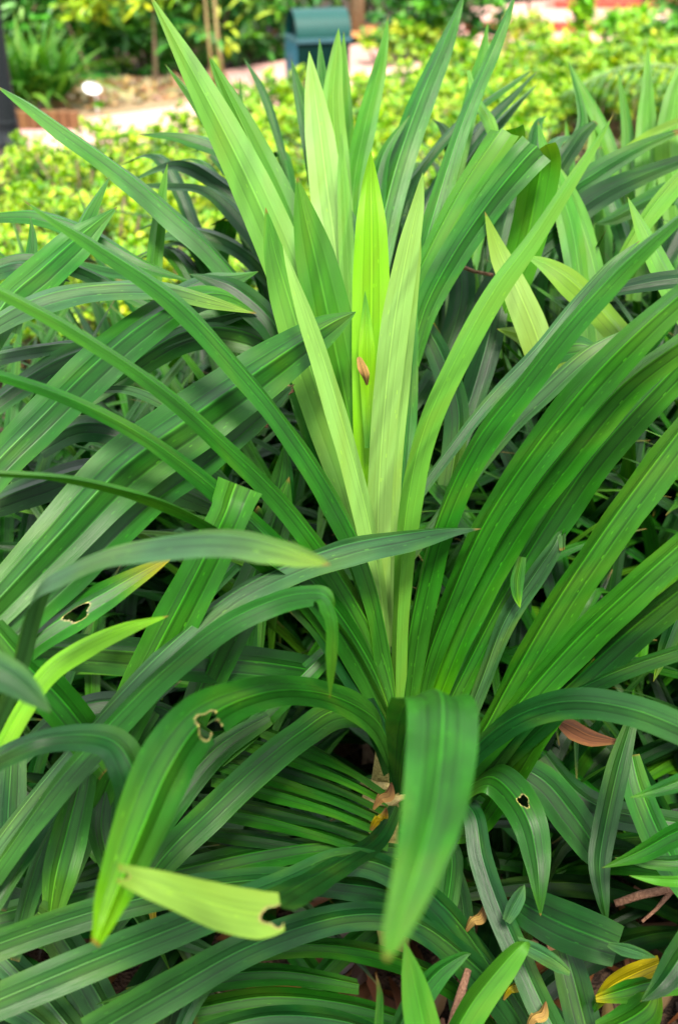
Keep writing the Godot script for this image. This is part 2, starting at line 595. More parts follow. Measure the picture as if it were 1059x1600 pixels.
# ------------------------------------------------------------------ ground, path, bed
func setting() -> void:
	var soil := mottled(rgb(40, 30, 24), rgb(92, 70, 54), 0.02, 3, 1.0, 1.0, 1.6)
	var g := PlaneMesh.new()
	g.size = Vector2(160, 160)
	tag(mesh_in("ground", g, soil), "", "", "", "structure")
	var pink := mottled(rgb(196, 146, 136), rgb(216, 174, 164), 0.03, 9, 0.9, 0.1, 1.2)
	var way := [on(-160, 232), on(60, 222), on(230, 182), on(360, 155), on(470, 130), on(600, 106), on(740, 72), on(880, 45), on(1100, 30)]
	tag(mesh_in("path", sheet(way, [0.74, 0.72, 0.68, 0.66, 0.62, 0.65, 0.85, 1.6, 2.2], 0.05, 0.06), pink), "", "", "", "structure")
	var grey := mottled(rgb(140, 138, 144), rgb(168, 166, 172), 0.03, 19, 0.9, 0.1, 1.2)
	tag(mesh_in("pavement", sheet([on(915, 52), on(985, 52), on(1100, 50)], [0.5, 0.55, 0.6], 0.054), grey), "", "", "", "structure")
	# the mulch bed behind the path, a little higher than it
	var mulch := mottled(rgb(148, 122, 92), rgb(190, 166, 130), 0.05, 14, 1.0, 1.2, 1.5)
	var bed := [on(-200, 178), on(60, 176), on(200, 158), on(330, 140)]
	tag(mesh_in("mulch_bed", sheet(bed, [0.6, 0.66, 0.6, 0.4], 0.062, 0.06), mulch), "", "", "", "structure")
	var chips := []
	var tint := PackedColorArray()
	for k in 2600:
		var c: Vector3 = (bed[0] as Vector3).lerp(bed[3], rng.randf())
		var q := on(lerpf(-60, 340, rng.randf()), 160)
		q = Vector3(q.x, 0.068, q.z + rng.randf_range(-0.5, 0.5) - q.x * 0.05)
		var ok := false
		for i in 3:
			var a := Vector2(bed[i].x, bed[i].z)
			var b := Vector2(bed[i + 1].x, bed[i + 1].z)
			if Geometry2D.get_closest_point_to_segment(Vector2(q.x, q.z), a, b).distance_to(Vector2(q.x, q.z)) < 0.42: ok = true
		if not ok: continue
		chips.append(turned(Vector3(rng.randfn(), rng.randf() * 0.5, rng.randfn()), rng.randf() * 6, rng.randf_range(0.04, 0.11), q))
		tint.append(vary(rgb(176, 148, 112), 0.18))
	tag(scatter("mulch", self, small_leaf(0.4), shrub_mat, chips, tint, "stuff"), "pale brown dry leaf mulch strewn over the bed behind the path", "mulch", "", "stuff")
	# vertical edging bricks and coping of the bed at the left
	var edge := thing("brick_edging", on(78, 214, 0.0), "low edging of dark upright bricks beside the black lamp post", "edging")
	var bm := []
	for k in 3: bm.append(mottled(rgb(92 + 8 * k, 62 + 5 * k, 44), rgb(140, 98 + 6 * k, 72), 0.04, 40 + k, 0.95, 0.2, 5.0))
	var brick := box_at(Vector3(0.052, 0.15, 0.07), 0.005)
	for k in 9:
		var o := mesh_in("brick", brick, bm[rng.randi() % 3], edge)
		o.position = Vector3(-0.3 + k * 0.057, 0.07 + rng.randf_range(-0.004, 0.004), rng.randf_range(-0.006, 0.006))
		o.rotation.y = rng.randf_range(-0.05, 0.05)

# ------------------------------------------------------------------ what stands behind the bed
func background() -> void:
	# the yellow-green ground cover
	var poly := PackedVector2Array()
	for c in [[-120, 470], [330, 470], [700, 330], [850, 230], [868, 148], [1130, 132], [1130, 66], [940, 66], [790, 76], [620, 116], [520, 142], [440, 142], [350, 166], [200, 212], [-120, 264]]:
		var q := on(c[0], c[1], 0.3)
		poly.append(Vector2(q.x, q.z))
	var lumps := noise(0.9, 77, 3)
	var places := []
	var tint := PackedColorArray()
	var twigs := []
	var twig_tint := PackedColorArray()
	while places.size() < 80000:
		var p := Vector2(rng.randf_range(-3.2, 3.6), rng.randf_range(-10.5, -2.2))
		if not inside(p, poly): continue
		if rng.randf() > clampf(3.6 / -p.y, 0.3, 1.0): continue
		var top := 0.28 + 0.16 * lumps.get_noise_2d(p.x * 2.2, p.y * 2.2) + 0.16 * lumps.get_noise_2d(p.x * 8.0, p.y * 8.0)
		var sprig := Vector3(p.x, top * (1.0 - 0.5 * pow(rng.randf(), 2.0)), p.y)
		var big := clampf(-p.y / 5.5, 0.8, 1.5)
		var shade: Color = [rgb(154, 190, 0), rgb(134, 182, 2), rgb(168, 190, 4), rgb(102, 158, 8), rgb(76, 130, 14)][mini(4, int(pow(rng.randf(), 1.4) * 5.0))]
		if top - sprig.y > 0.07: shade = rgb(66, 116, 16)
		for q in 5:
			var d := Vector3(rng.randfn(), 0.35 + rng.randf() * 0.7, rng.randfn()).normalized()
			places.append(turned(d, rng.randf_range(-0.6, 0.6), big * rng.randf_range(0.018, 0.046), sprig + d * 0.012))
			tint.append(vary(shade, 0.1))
		if rng.randf() < 0.12:
			twigs.append(turned(Vector3(rng.randfn() * 0.3, 1, rng.randfn() * 0.3), 0, top, Vector3(p.x, 0, p.y)))
			twig_tint.append(rgb(104, 84, 56))
	tag(scatter("ground_cover", self, small_leaf(0.62), shrub_mat, places, tint, "stuff"), "yellow green low ground cover of small round leaves between pandans and path", "ground cover", "", "stuff")
	tag(scatter("ground_cover_twigs", self, tube([Vector3.ZERO, Vector3(0.02, 0.02, 0.5), Vector3(0, 0, 1)], 0.02, 0.01, 5), shrub_mat, twigs, twig_tint, "stuff"), "thin brown twigs inside the yellow green ground cover", "twigs", "", "stuff")

	# ------- the green bank at upper left
	var deep := [rgb(50, 112, 38), rgb(78, 150, 48), rgb(104, 172, 76), rgb(124, 184, 100)]
	var fresh := [rgb(70, 136, 40), rgb(104, 160, 40), rgb(54, 116, 44)]
	var gold := [rgb(160, 186, 24), rgb(134, 172, 28), rgb(178, 196, 40)]
	var far := "leafy shrubs of the bank behind the path"
	var rows := [
		[-40, 146, 0.6, "dark green broad leaved shrub above the strap leaved clump at the upper left edge"],
		[110, 142, 0.6, "dark green shrub behind the yellow spray and the white plant label"],
		[215, 136, 0.5, "blue green shrub behind the pair of thin brown saplings"],
		[300, 128, 0.55, "dark shrub behind the two pale trunks left of the teal mailbox"],
		[395, 112, 0.5, "mixed green shrub right beside the teal mailbox, left of it"],
	]
	for r in rows:
		var foot := on(r[0], r[1]) + Vector3(0, 0, -0.35)
		shrub("bank_shrub", r[3], "shrub", far, foot, Vector3(r[2], 0.55, 0.36), 0.0, 130, 13, 0.15, 0.27, deep + ([fresh[0], fresh[1]] if r[0] > 150 else [fresh[2], fresh[0], fresh[1], gold[1]]), 4)
	var back := []
	var back_tint := PackedColorArray()
	for k in 9000:
		var x := rng.randf_range(-6.5, 7.5)
		var q := Vector3(x, rng.randf_range(0.0, 2.2), -11.6 - 0.25 * x + rng.randf_range(-0.6, 0.6) - (2.6 if x > 0.9 else 0.0))
		back.append(turned(Vector3(rng.randfn(), rng.randfn() * 0.7, rng.randfn() + 0.6), rng.randf() - 0.5, rng.randf_range(0.14, 0.3), q))
		back_tint.append(vary([rgb(34, 82, 36), rgb(50, 108, 46), rgb(80, 136, 52), rgb(108, 150, 60)][rng.randi() % 4], 0.14))
	tag(scatter("far_foliage", self, small_leaf(0.34), shrub_mat, back, back_tint, "stuff"), "mass of dark green foliage closing the view behind path and bank", "foliage", "", "stuff")
	# yellow green sprays on thin stems
	shrub("yellow_shrub", "yellow green leaf sprays above the strap leaved clump at upper left", "shrub", "", on(88, 128), Vector3(0.2, 0.26, 0.2), 0.3, 26, 12, 0.1, 0.36, gold, 3, 0.008)
	shrub("sapling", "thin sapling with yellow green leaf tiers behind the white plant label", "sapling", "", on(162, 150), Vector3(0.3, 0.16, 0.2), 0.42, 26, 9, 0.1, 0.36, gold, 1, 0.011)
	shrub("sapling", "leaning brown sapling with yellow leaves near the large pale pandan leaf", "sapling", "", on(243, 150), Vector3(0.22, 0.2, 0.2), 0.55, 22, 8, 0.1, 0.36, gold + fresh, 2, 0.008)
	var twin := thing("twin_trunk_tree", on(338, 152), "two pale thin trunks rising side by side behind the pandan tips", "tree")
	for s in [-1, 1]:
		mesh_in("trunk", tube([Vector3(0.035 * s + 0.03, -0.05, 0), Vector3(0.03 * s, 0.4, 0.02), Vector3(0.03 * s - 0.02, 0.9, 0), Vector3(0.05 * s - 0.05, 1.9, 0)], 0.017 if s > 0 else 0.013, 0.01, 9, 0.06), mottled(rgb(128, 112, 72), rgb(176, 158, 112), 0.05, 60 + s, 0.9, 0.2, 4.0), twin)
	var tl := []
	var tt := PackedColorArray()
	for k in 90:
		var d := Vector3(rng.randfn(), rng.randfn(), rng.randfn())
		tl.append(turned(d, 0, rng.randf_range(0.09, 0.16), Vector3(0, rng.randf_range(0.3, 1.7), 0) + d * Vector3(0.16, 0.05, 0.1)))
		tt.append(vary(gold[rng.randi() % 3] if rng.randf() < 0.5 else fresh[0], 0.1))
	scatter("foliage", twin, small_leaf(0.36), shrub_mat, tl, tt, "stuff")
	# strap leaved clump by the lamp post
	var clump := thing("strap_leaf_clump", Vector3.ZERO, "bright green strap leaved clump behind the mulch bed at the left edge", "plant")
	for c in [[40, 164], [92, 160], [4, 166], [64, 152]]:
		rosette(clump, on(c[0], c[1], 0.1), 46, 0.5, 0.036, [rgb(88, 160, 44), rgb(64, 138, 44), rgb(120, 182, 60)], 1.6, young_mat)

	# ------- right of the mailbox
	var tall := thing("brown_trunk", on(556, 66), "smooth reddish brown tree trunk directly behind the teal mailbox", "tree")
	mesh_in("trunk", tube([Vector3(0, -0.1, 0), Vector3(0.01, 0.6, 0), Vector3(0, 1.2, 0), Vector3(-0.03, 2.6, 0)], 0.075, 0.055, 12, 0.03), bark_mat, tall)
	var bank := mottled(rgb(176, 112, 66), rgb(206, 150, 96), 0.03, 71, 1.0, 0.6, 1.0)
	tag(mesh_in("earth_bank", sheet([on(540, 74), on(600, 70), on(650, 70)], [0.75, 0.7, 0.6], 0.1, 0.1), bank), "", "", "", "structure")
	shrub("round_bush", "dense dark green round bush with light tips at top centre right", "bush", "", on(690, 96), Vector3(0.52, 0.42, 0.45), 0.0, 130, 14, 0.085, 0.5, [rgb(28, 84, 26), rgb(40, 104, 26), rgb(64, 136, 22), rgb(98, 166, 16)], 4)
	shrub("hedge_shrub", "yellow green leafy shrub at the bin side, between mailbox and dark round bush", "shrub", "", on(600, 112), Vector3(0.2, 0.12, 0.2), 0.1, 26, 12, 0.06, 0.5, gold + fresh, 3, 0.006)
	shrub("small_tree", "small dark leaved tree on a thin grey stem before the pink terrace", "tree", "", on(838, 56), Vector3(0.5, 0.22, 0.3), 0.42, 44, 12, 0.1, 0.4, [rgb(70, 120, 50), rgb(104, 150, 70), rgb(50, 96, 44)], 1, 0.02)
	shrub("columnar_shrub", "narrow lime green upright shrub in front of the pink terrace", "shrub", "", on(902, 74), Vector3(0.09, 0.3, 0.09), 0.0, 40, 10, 0.09, 0.42, [rgb(118, 178, 14), rgb(140, 196, 20)], 2, 0.01)
	shrub("flowering_shrub", "leafy shrub with reddish tips against the red brick wall", "shrub", "", on(1006, 48), Vector3(0.32, 0.34, 0.25), 0.25, 60, 12, 0.1, 0.42, [rgb(98, 160, 24), rgb(70, 130, 34), rgb(120, 176, 40), rgb(150, 90, 40)], 2, 0.018)
	shrub("lime_shrub", "bright lime shrub spreading under the arching palm frond at right", "shrub", "", on(1012, 84), Vector3(0.5, 0.14, 0.3), 0.06, 80, 12, 0.09, 0.42, [rgb(120, 186, 10), rgb(146, 204, 20), rgb(88, 160, 20)], 3, 0.01)
	shrub("corner_shrub", "mid green shrub at the far right edge above the palm frond", "shrub", "", on(1062, 96), Vector3(0.22, 0.3, 0.25), 0.1, 60, 12, 0.09, 0.42, [rgb(86, 150, 30), rgb(60, 124, 34)], 3, 0.01)
	for c in [[640, 104, "yellow green low shrub left of the dark round bush foot"], [800, 88, "yellow green low shrub right of the dark round bush by the pink kerb"]]:
		shrub("low_shrub", c[2], "shrub", "low yellow green shrubs along the path", on(c[0], c[1]), Vector3(0.4, 0.13, 0.25), 0.08, 56, 12, 0.06, 0.5, gold + [rgb(118, 176, 20)], 3, 0.006)
	# red wall and kerb of the terrace
	var wall := thing("brick_wall", on(1020, 20), "low red brick wall behind the pink terrace at the top right corner", "wall")
	var red := []
	for k in 3: red.append(mottled(rgb(150 + 8 * k, 62, 54), rgb(186, 92 + 6 * k, 80), 0.04, 80 + k, 0.95, 0.2, 3.0))
	var rb := box_at(Vector3(0.23, 0.075, 0.11), 0.006)
	for row in 7:
		for k in 10:
			var o := mesh_in("brick", rb, red[rng.randi() % 3], wall)
			o.position = Vector3(-1.0 + k * 0.24 + (0.12 if row % 2 else 0.0), 0.09 + row * 0.085, rng.randf_range(-0.004, 0.004))
	mesh_in("mortar", box_at(Vector3(2.6, 0.62, 0.09), 0.004), paint(rgb(150, 130, 118), 0.95), wall).position = Vector3(0.12, 0.34, 0)
	var kerb := thing("terrace_kerb", on(845, 58), "dark red brick kerb edging the pink terrace at upper right", "kerb")
	for k in 7:
		var o := mesh_in("brick", box_at(Vector3(0.2, 0.12, 0.1), 0.006), red[k % 3], kerb)
		o.position = Vector3(-0.63 + k * 0.21, 0.07, 0)
	# palm frond
	var palm := thing("palm_frond", on(1110, 150), "feathery grey green palm frond arching in from the right edge", "palm")
	var pf := palm.position
	var rach := []
	for i in 15:
		var t := i / 14.0
		rach.append(at(lerpf(1120, 890, t), 150 - 62 * sin(t * 2.2 + 0.35) + 26 * t, lerpf(5.0, 4.4, t)) - pf)
	mesh_in("rachis", tube(rach, 0.010, 0.003, 6), paint(rgb(110, 140, 70), 0.6), palm)
	for i in range(1, 15):
		for s in [-1, 1]:
			var P := PackedVector3Array()
			var S := PackedVector3Array()
			var W := PackedFloat32Array()
			var C := PackedColorArray()
			var l := 0.34 * sin(PI * (0.25 + 0.7 * i / 15.0))
			for q in 7:
				var t := q / 6.0
				P.append(rach[i] + Vector3(-0.45 * l * t, -0.4 * l * t * t + (0.02 * t if s > 0 else -0.1 * t), s * l * t * 0.85))
				S.append(Vector3(0.6, 0.1, s * 0.4))
				W.append(maxf(0.0006, 0.008 * sin(PI * (0.15 + 0.85 * t))))
				C.append(rgb(102, 150, 76))
			mesh_in("leaflet", ribbon(P, S, W, C, 0.3, 0.0, ACROSS_FEW), young_mat, palm)
	# ground litter and small weeds on the bare soil patch at the right
	var bits := []
	var bt := PackedColorArray()
	for k in 1500:
		var q := on(rng.randf_range(850, 1130), rng.randf_range(132, 250), 0.01)
		bits.append(turned(Vector3(rng.randfn(), rng.randf() * 0.7, rng.randfn()), rng.randf() * 6, rng.randf_range(0.03, 0.07), q))
		bt.append(vary([rgb(176, 150, 116), rgb(150, 160, 96), rgb(120, 100, 74), rgb(110, 150, 60)][rng.randi() % 4], 0.2))
	tag(scatter("soil_litter", self, small_leaf(0.5), shrub_mat, bits, bt, "stuff"), "pale dry litter and small weeds on the bare soil at right", "litter", "", "stuff")
	mailbox()
	lamp_post()
	plant_label()

func mailbox() -> void:
	var foot := on(497, 160) + Vector3(0, 0.0, 0)
	var top := 0.0
	var o := thing("mailbox", foot, "teal metal mailbox with rounded hood and dark open end behind the pandans", "mailbox")
	o.rotation.y = 0.29
	var d := seen_at(foot).z
	var L := 84.0 / LENS * d     # length of the long side
	var Wd := L * 0.9
	# height of the hood's top: straight above the foot, seen at row 12
	var k := 0.3
	while seen_at(foot + Vector3(0, k, 0)).y > 14.0: k += 0.005
	var H := k
	var R := Wd * 0.5
	var teal := mottled(rgb(2, 34, 30), rgb(5, 42, 37), 0.02, 91, 0.5, 0.0, 3.0)
	teal.metallic_specular = 0.25
	var pale := mottled(rgb(40, 92, 110), rgb(48, 102, 120), 0.02, 93, 0.4, 0.0, 3.0)  # sky sheen painted in: end face and legs get a lighter blue
	var hood_m := mottled(rgb(0, 62, 56), rgb(2, 72, 66), 0.02, 95, 0.45, 0.0, 3.0)
	hood_m.metallic_specular = 0.45
	var low := H - R - 0.025
	var leg := 0.10
	mesh_in("body", box_at(Vector3(L * 0.96, low - leg, Wd * 0.94), 0.006), teal, o).position.y = leg + (low - leg) * 0.5
	var endp := mesh_in("end_panel", box_at(Vector3(0.01, low - leg + 0.02, Wd * 0.9), 0.003), pale, o)
	endp.position = Vector3(-L * 0.48 - 0.006, leg + (low - leg) * 0.5 - 0.01, 0)
	var lock := mesh_in("lock_plate", box_at(Vector3(0.006, 0.06, 0.05), 0.002), paint(rgb(70, 100, 120), 0.4), o)
	lock.position = Vector3(-L * 0.48 - 0.0135, leg + (low - leg) * 0.62, 0)
	mesh_in("keyhole", box_at(Vector3(0.004, 0.02, 0.012), 0.001), paint(rgb(20, 26, 30), 0.5), lock).position = Vector3(-0.0045, 0, 0)
	for s in [-1, 1]:
		mesh_in("leg", box_at(Vector3(0.03, leg + 0.05, Wd * 0.8), 0.003), pale, o).position = Vector3(s * L * 0.42, (leg + 0.05) * 0.5 - 0.02, 0)
	mesh_in("rim", box_at(Vector3(L * 1.03, 0.028, Wd * 1.05), 0.004), mottled(rgb(58, 92, 100), rgb(68, 102, 110), 0.02, 97, 0.35, 0.0, 3.0), o).position.y = low + 0.012
	# the rounded hood: a half tube with thickness, open towards the left
	var st := SurfaceTool.new()
	st.begin(Mesh.PRIMITIVE_TRIANGLES)
	var n := 24
	for part in 2:
		for i in n:
			var r := R if part == 0 else R - 0.012
			var a := PI * i / n
			var b := PI * (i + 1) / n
			var va := Vector3(0, sin(a) * r, cos(a) * r); var vb := Vector3(0, sin(b) * r, cos(b) * r)
			var x := Vector3(L * 0.505, 0, 0)
			var q := [va - x, va + x, vb + x, vb - x]
			for v in ([0, 2, 1, 0, 3, 2] if part == 0 else [0, 1, 2, 0, 2, 3]):
				st.set_normal(Vector3(0, q[v].y, q[v].z).normalized() * (1.0 if part == 0 else -1.0))
				st.add_vertex(q[v])
	for e in [-1, 1]:
		for i in n:
			var a := PI * i / n
			var b := PI * (i + 1) / n
			var x := Vector3(L * 0.505 * e, 0, 0)
			var q := [x + Vector3(0, sin(a) * R, cos(a) * R), x + Vector3(0, sin(b) * R, cos(b) * R), x + Vector3(0, sin(b) * (R - 0.012), cos(b) * (R - 0.012)), x + Vector3(0, sin(a) * (R - 0.012), cos(a) * (R - 0.012))]
			for v in ([0, 2, 1, 0, 3, 2] if e > 0 else [0, 1, 2, 0, 2, 3]):
				st.set_normal(Vector3(e, 0, 0))
				st.add_vertex(q[v])
	mesh_in("hood", st.commit(), hood_m, o).position.y = low + 0.027
	var cap := SurfaceTool.new()
	cap.begin(Mesh.PRIMITIVE_TRIANGLES)
	cap.set_smooth_group(-1)
	for i in n:
		var a := PI * i / n
		var b := PI * (i + 1) / n
		for s in [0.0, 0.008]:
			var v := [Vector3(s, 0, 0), Vector3(s, sin(a), cos(a)) * Vector3(1, R - 0.013, R - 0.013), Vector3(s, sin(b), cos(b)) * Vector3(1, R - 0.013, R - 0.013)]
			for j in ([0, 1, 2] if s > 0.0 else [0, 2, 1]): cap.add_vertex(v[j])
	cap.generate_normals()
	var c := mesh_in("end_cap", cap.commit(), teal, o)
	c.position = Vector3(L * 0.46, low + 0.027, 0)
	var dark := mesh_in("flap", cap.commit(), paint(rgb(16, 34, 36), 0.6), o)  # no real flap: near-black half disc painted as the unlit inside of the hood
	dark.position = Vector3(-L * 0.36, low + 0.027, 0)

func lamp_post() -> void:
	var foot := on(22, 268)
	var o := thing("lamp_post", foot, "black cast iron lamp post with stepped base at the left edge", "lamp post")
	var iron := mottled(rgb(22, 26, 28), rgb(34, 38, 42), 0.03, 101, 0.45, 0.0, 4.0)
	var d := seen_at(foot).z
	var px := d / LENS
	var lathe := func(called: String, prof: Array, sides: int):
		var st := SurfaceTool.new()
		st.begin(Mesh.PRIMITIVE_TRIANGLES)
		if sides < 12: st.set_smooth_group(-1)
		for i in prof.size() - 1:
			for j in sides:
				var q := []
				for e in [[i, j], [i + 1, j], [i + 1, j + 1], [i, j + 1]]:
					var g: float = TAU * (e[1] + 0.5) / sides
					q.append(Vector3(cos(g) * prof[e[0]].x, prof[e[0]].y, sin(g) * prof[e[0]].x))
				for v in [0, 2, 1, 0, 3, 2]: st.add_vertex(q[v])
		if sides >= 12: st.index()
		st.generate_normals()
		mesh_in(called, st.commit(), iron, o)
	lathe.call("base", [Vector2(27 * px, -0.05), Vector2(27 * px, 0.08), Vector2(25 * px, 0.095), Vector2(25 * px, 0.15), Vector2(23 * px, 0.165)], 8)
	lathe.call("plinth", [Vector2(23 * px, 0.164), Vector2(19 * px, 0.19), Vector2(17 * px, 0.23), Vector2(18.5 * px, 0.24), Vector2(16 * px, 0.26)], 20)
	lathe.call("pole", [Vector2(16.5 * px, 0.255), Vector2(15.5 * px, 0.40), Vector2(15 * px, 0.62), Vector2(14 * px, 2.6), Vector2(14 * px, 2.8)], 20)

func plant_label() -> void:
	var foot := on(153, 178, 0.06)
	var o := thing("plant_label", foot, "small white oval plant label on a thin stake in the mulch", "plant label")
	var px := seen_at(foot).z / LENS
	var st := SurfaceTool.new()
	st.begin(Mesh.PRIMITIVE_TRIANGLES)
	st.set_smooth_group(-1)
	var n := 24
	for i in n:
		var a := TAU * i / n
		var b := TAU * (i + 1) / n
		var va := Vector3(cos(a) * 14 * px, sin(a) * 10 * px, 0); var vb := Vector3(cos(b) * 14 * px, sin(b) * 10 * px, 0)
		var z := Vector3(0, 0, 0.004)
		for v in [z, vb + z, va + z, -z, va - z, vb - z, va + z, vb + z, va - z, vb + z, vb - z, va - z]: st.add_vertex(v)
	st.generate_normals()
	var p := mesh_in("plate", st.commit(), paint(rgb(236, 238, 240), 0.5), o)
	p.position = Vector3(-4 * px, 38 * px, 0.008)
	p.rotation = Vector3(-0.7, 0.2, -0.25)
	mesh_in("stake", tube([Vector3(0, -0.05, 0), Vector3(0, 34 * px, 0)], 2.2 * px, 2.0 * px, 8), paint(rgb(200, 196, 190), 0.5), o)


# ------------------------------------------------------------------ the pandans
func pandans() -> void:
	central()
	back_plant()
	left_plants()
	right_plants()
	front_plants()
	fillers()

func plant(where: Vector3, label: String) -> Node3D:
	var o := thing("pandan_plant", where, label, "pandan plant", "pandan plants in the bed")
	return o

# leaves are given in the place's own metres; the plant's root stands at its foot
func settle(o: Node3D, foot: Vector3) -> void:
	o.position = foot
	for c in o.get_children(): c.position -= foot

func central() -> void:
	var o := plant(Vector3.ZERO, "tall central pandan with pale upright young leaves and a leaf hanging to the front")
	# upright young leaves of the heart
	leaf(o, "pale", "600,1010,121,25.2 592,900,119,33.6 592,780,117,38.6 601,640,114,42.0 617,500,111,44.5 637,390,109,35.3 652,320,108,20.2 660,270,107,0.0", {"keel": 0.5, "pleat": 0.0, "burnt": false})
	leaf(o, "pale", "612,1010,123,19.2 610,880,121,27.2 612,740,119,30.4 624,600,117,32.0 636,480,115,30.4 648,400,114,19.2 655,340,113,0.0", {"keel": 0.4, "burnt": false})
	leaf(o, "lime", "592,980,125,30 588,860,125,44 580,700,124,54 579,560,123,58 580,440,122,58 580,350,121,48 579,290,121,28 579,236,120,0", {"keel": 0.45, "pleat": 0.22, "base": "young", "burnt": false})
	leaf(o, "lime", "577,700,121,14 575,620,121,22 573,550,120,26 572,500,120,16 570,455,120,0", {"keel": 0.4, "base": "fresh", "tip": "fresh", "burnt": false})
	leaf(o, "pale", "602,1040,118,21.8 594,940,117,28.6 578,840,115,31.9 557,750,113,31.9 532,660,111,33.6 505,570,109,31.9 478,490,107,25.2 457,430,106,13.4 442,384,106,0.0", {"keel": 0.45, "pleat": 0.0, "burnt": false})
	leaf(o, "young", "600,1000,124,30 580,900,124,44 548,770,124,56 512,660,124,62 478,560,123,60 448,460,122,54 428,390,121,32 415,324,120,0", {"keel": 0.3, "tip": "fresh"})
	leaf(o, "fresh", "602,980,127,34 585,860,127,54 560,730,127,66 535,600,126,72 512,490,125,74 492,400,124,62 476,335,123,36 464,277,122,0", {"keel": 0.28, "pleat": 0.14})
	leaf(o, "young", "600,990,130,34 570,850,130,52 530,690,130,60 484,520,130,66 440,400,130,70 392,290,130,64 345,195,130,52 300,110,130,36 264,45,130,18 232,-12,130,0", {"keel": 0.32, "pleat": 0.06})
	leaf(o, "fresh", "596,960,134,34 565,800,134,50 520,600,134,60 474,430,134,70 430,310,134,62 390,220,134,48 355,145,134,26 325,84,134,0", {"keel": 0.4, "pleat": 0.18})
	leaf(o, "young", "480,480,138,20 400,310,137,28 345,215,136,26 310,165,136,18 258,100,135,0", {"keel": 0.3})
	leaf(o, "green", "604,1010,128,30 570,880,128,48 530,760,128,56 490,640,129,56 455,540,130,40 430,480,131,0", {"keel": 0.3})
	leaf(o, "mid", "612,1020,128,28 620,900,129,44 622,760,130,46 632,640,131,40 640,520,131,26 648,430,131,0", {"keel": 0.3})
	# long arching leaves to the left
	leaf(o, "mid", "616,1130,118,20.4 604,1030,116,25.5 575,900,113,28.9 525,790,110,30.6 455,680,106,30.6 385,590,103,30.6 275,472,99,28.9 150,385,95,22.9 85,345,93,11.9 36,312,92,0.0", {"keel": 0.55, "pleat": 0.0, "tip": "fresh", "roll": -20})
	leaf(o, "mid", "614,1110,117,26 585,1010,115,40 525,900,111,38 445,790,106,32 350,695,101,26 240,600,96,24 100,508,91,22 -20,445,88,16", {"keel": 0.6, "pleat": 0.0, "tip": "fresh", "burnt": false})
	leaf(o, "green", "612,1130,117,30 575,1040,114,50 515,945,110,52 435,860,106,44 335,765,102,30 225,683,97,24 105,622,92,20 -20,580,88,16", {"keel": 0.5, "pleat": 0.0, "tip": "mid", "burnt": false})
	leaf(o, "mid", "600,1120,116,26 540,1010,112,34 470,925,108,30 400,872,103,20 310,812,97,15 215,772,92,13 100,746,87,11 -20,738,83,9", {"keel": 0.5, "pleat": 0.0, "burnt": false})
	leaf(o, "mid", "590,820,133,24 540,690,134,34 470,580,135,34 400,480,136,30 335,400,136,30 270,338,136,32 190,270,136,30 100,205,136,24 40,162,136,14 -8,132,136,0", {"keel": 0.5, "pleat": 0.0, "tip": "fresh"})
	leaf(o, "teal", "618,1180,119,34 590,1090,117,56 530,980,115,58 460,880,113,50 395,800,111,30", {"keel": 0.5, "pleat": 0.05})
	leaf(o, "teal", "616,1200,118,30 598,1130,116,44 550,1040,114,48 490,960,112,40 420,900,111,20", {"keel": 0.4})
	# arching leaves to the right
	leaf(o, "young", "620,1100,118,22.1 622,1000,116,25.5 629,880,113,30.6 640,780,110,34.0 662,680,107,35.7 705,580,104,35.7 770,460,101,34.0 835,370,99,27.2 890,285,97,20.4 930,225,96,11.0 958,178,95,0.0", {"keel": 0.5, "pleat": 0.0, "tip": "young", "base": "young", "roll": 25})
	leaf(o, "mid", "634,1110,118,24 645,1000,116,32 668,890,113,36 700,790,110,38 750,690,106,38 815,605,102,38 890,510,98,36 960,432,95,32 1020,375,92,22 1080,325,90,8", {"keel": 0.5, "pleat": 0.0, "burnt": false})
	leaf(o, "mid", "650,1130,119,22.9 668,1040,117,31.7 705,940,114,38.7 760,820,110,49.3 840,700,105,58.1 930,590,100,58.1 1010,510,96,51.0 1090,440,93,38.7", {"keel": 0.45, "pleat": 0.1, "burnt": false})
	leaf(o, "mid", "660,1140,121,26.4 682,1070,119,38.7 735,940,116,45.8 810,810,112,51.0 900,690,107,52.8 980,600,103,49.3 1090,520,98,40.5", {"keel": 0.5, "pleat": 0.12, "base": "lime", "burnt": false})
	leaf(o, "mid", "680,1150,123,26.4 712,1080,122,35.2 790,930,119,45.8 870,800,116,56.3 950,690,112,59.8 1090,540,106,52.8", {"keel": 0.4, "pleat": 0.12, "burnt": false})
	leaf(o, "mid", "640,1250,121,21.1 700,1220,119,31.7 755,1150,117,42.2 800,1070,115,47.5 870,950,111,54.6 965,810,106,58.1 1085,650,101,51.0", {"keel": 0.45, "pleat": 0.1, "burnt": false})
	leaf(o, "mid", "660,1260,119,22.9 730,1200,116,35.2 810,1105,112,45.8 900,1005,108,54.6 990,920,103,54.6 1090,830,99,47.5", {"keel": 0.45, "pleat": 0.1, "burnt": false})
	leaf(o, "dark", "680,1270,118,26 760,1200,115,40 880,1085,110,50 990,985,105,50 1090,905,100,44", {"keel": 0.4, "burnt": false})
	leaf(o, "teal", "650,1290,116,22 690,1240,112,30 745,1170,107,34 810,1120,101,42 890,1097,96,48 990,1110,92,50 1090,1150,89,50", {"keel": 0.35, "pleat": 0.08, "burnt": false})
	leaf(o, "teal", "660,1290,120,26 740,1220,116,34 830,1110,112,36 905,1078,108,30 980,1045,104,26 1090,1008,100,24", {"keel": 0.4, "burnt": false})
	leaf(o, "mid", "655,1300,121,24 740,1290,118,36 800,1200,114,44 860,1110,111,40 930,1030,108,24", {"keel": 0.4})
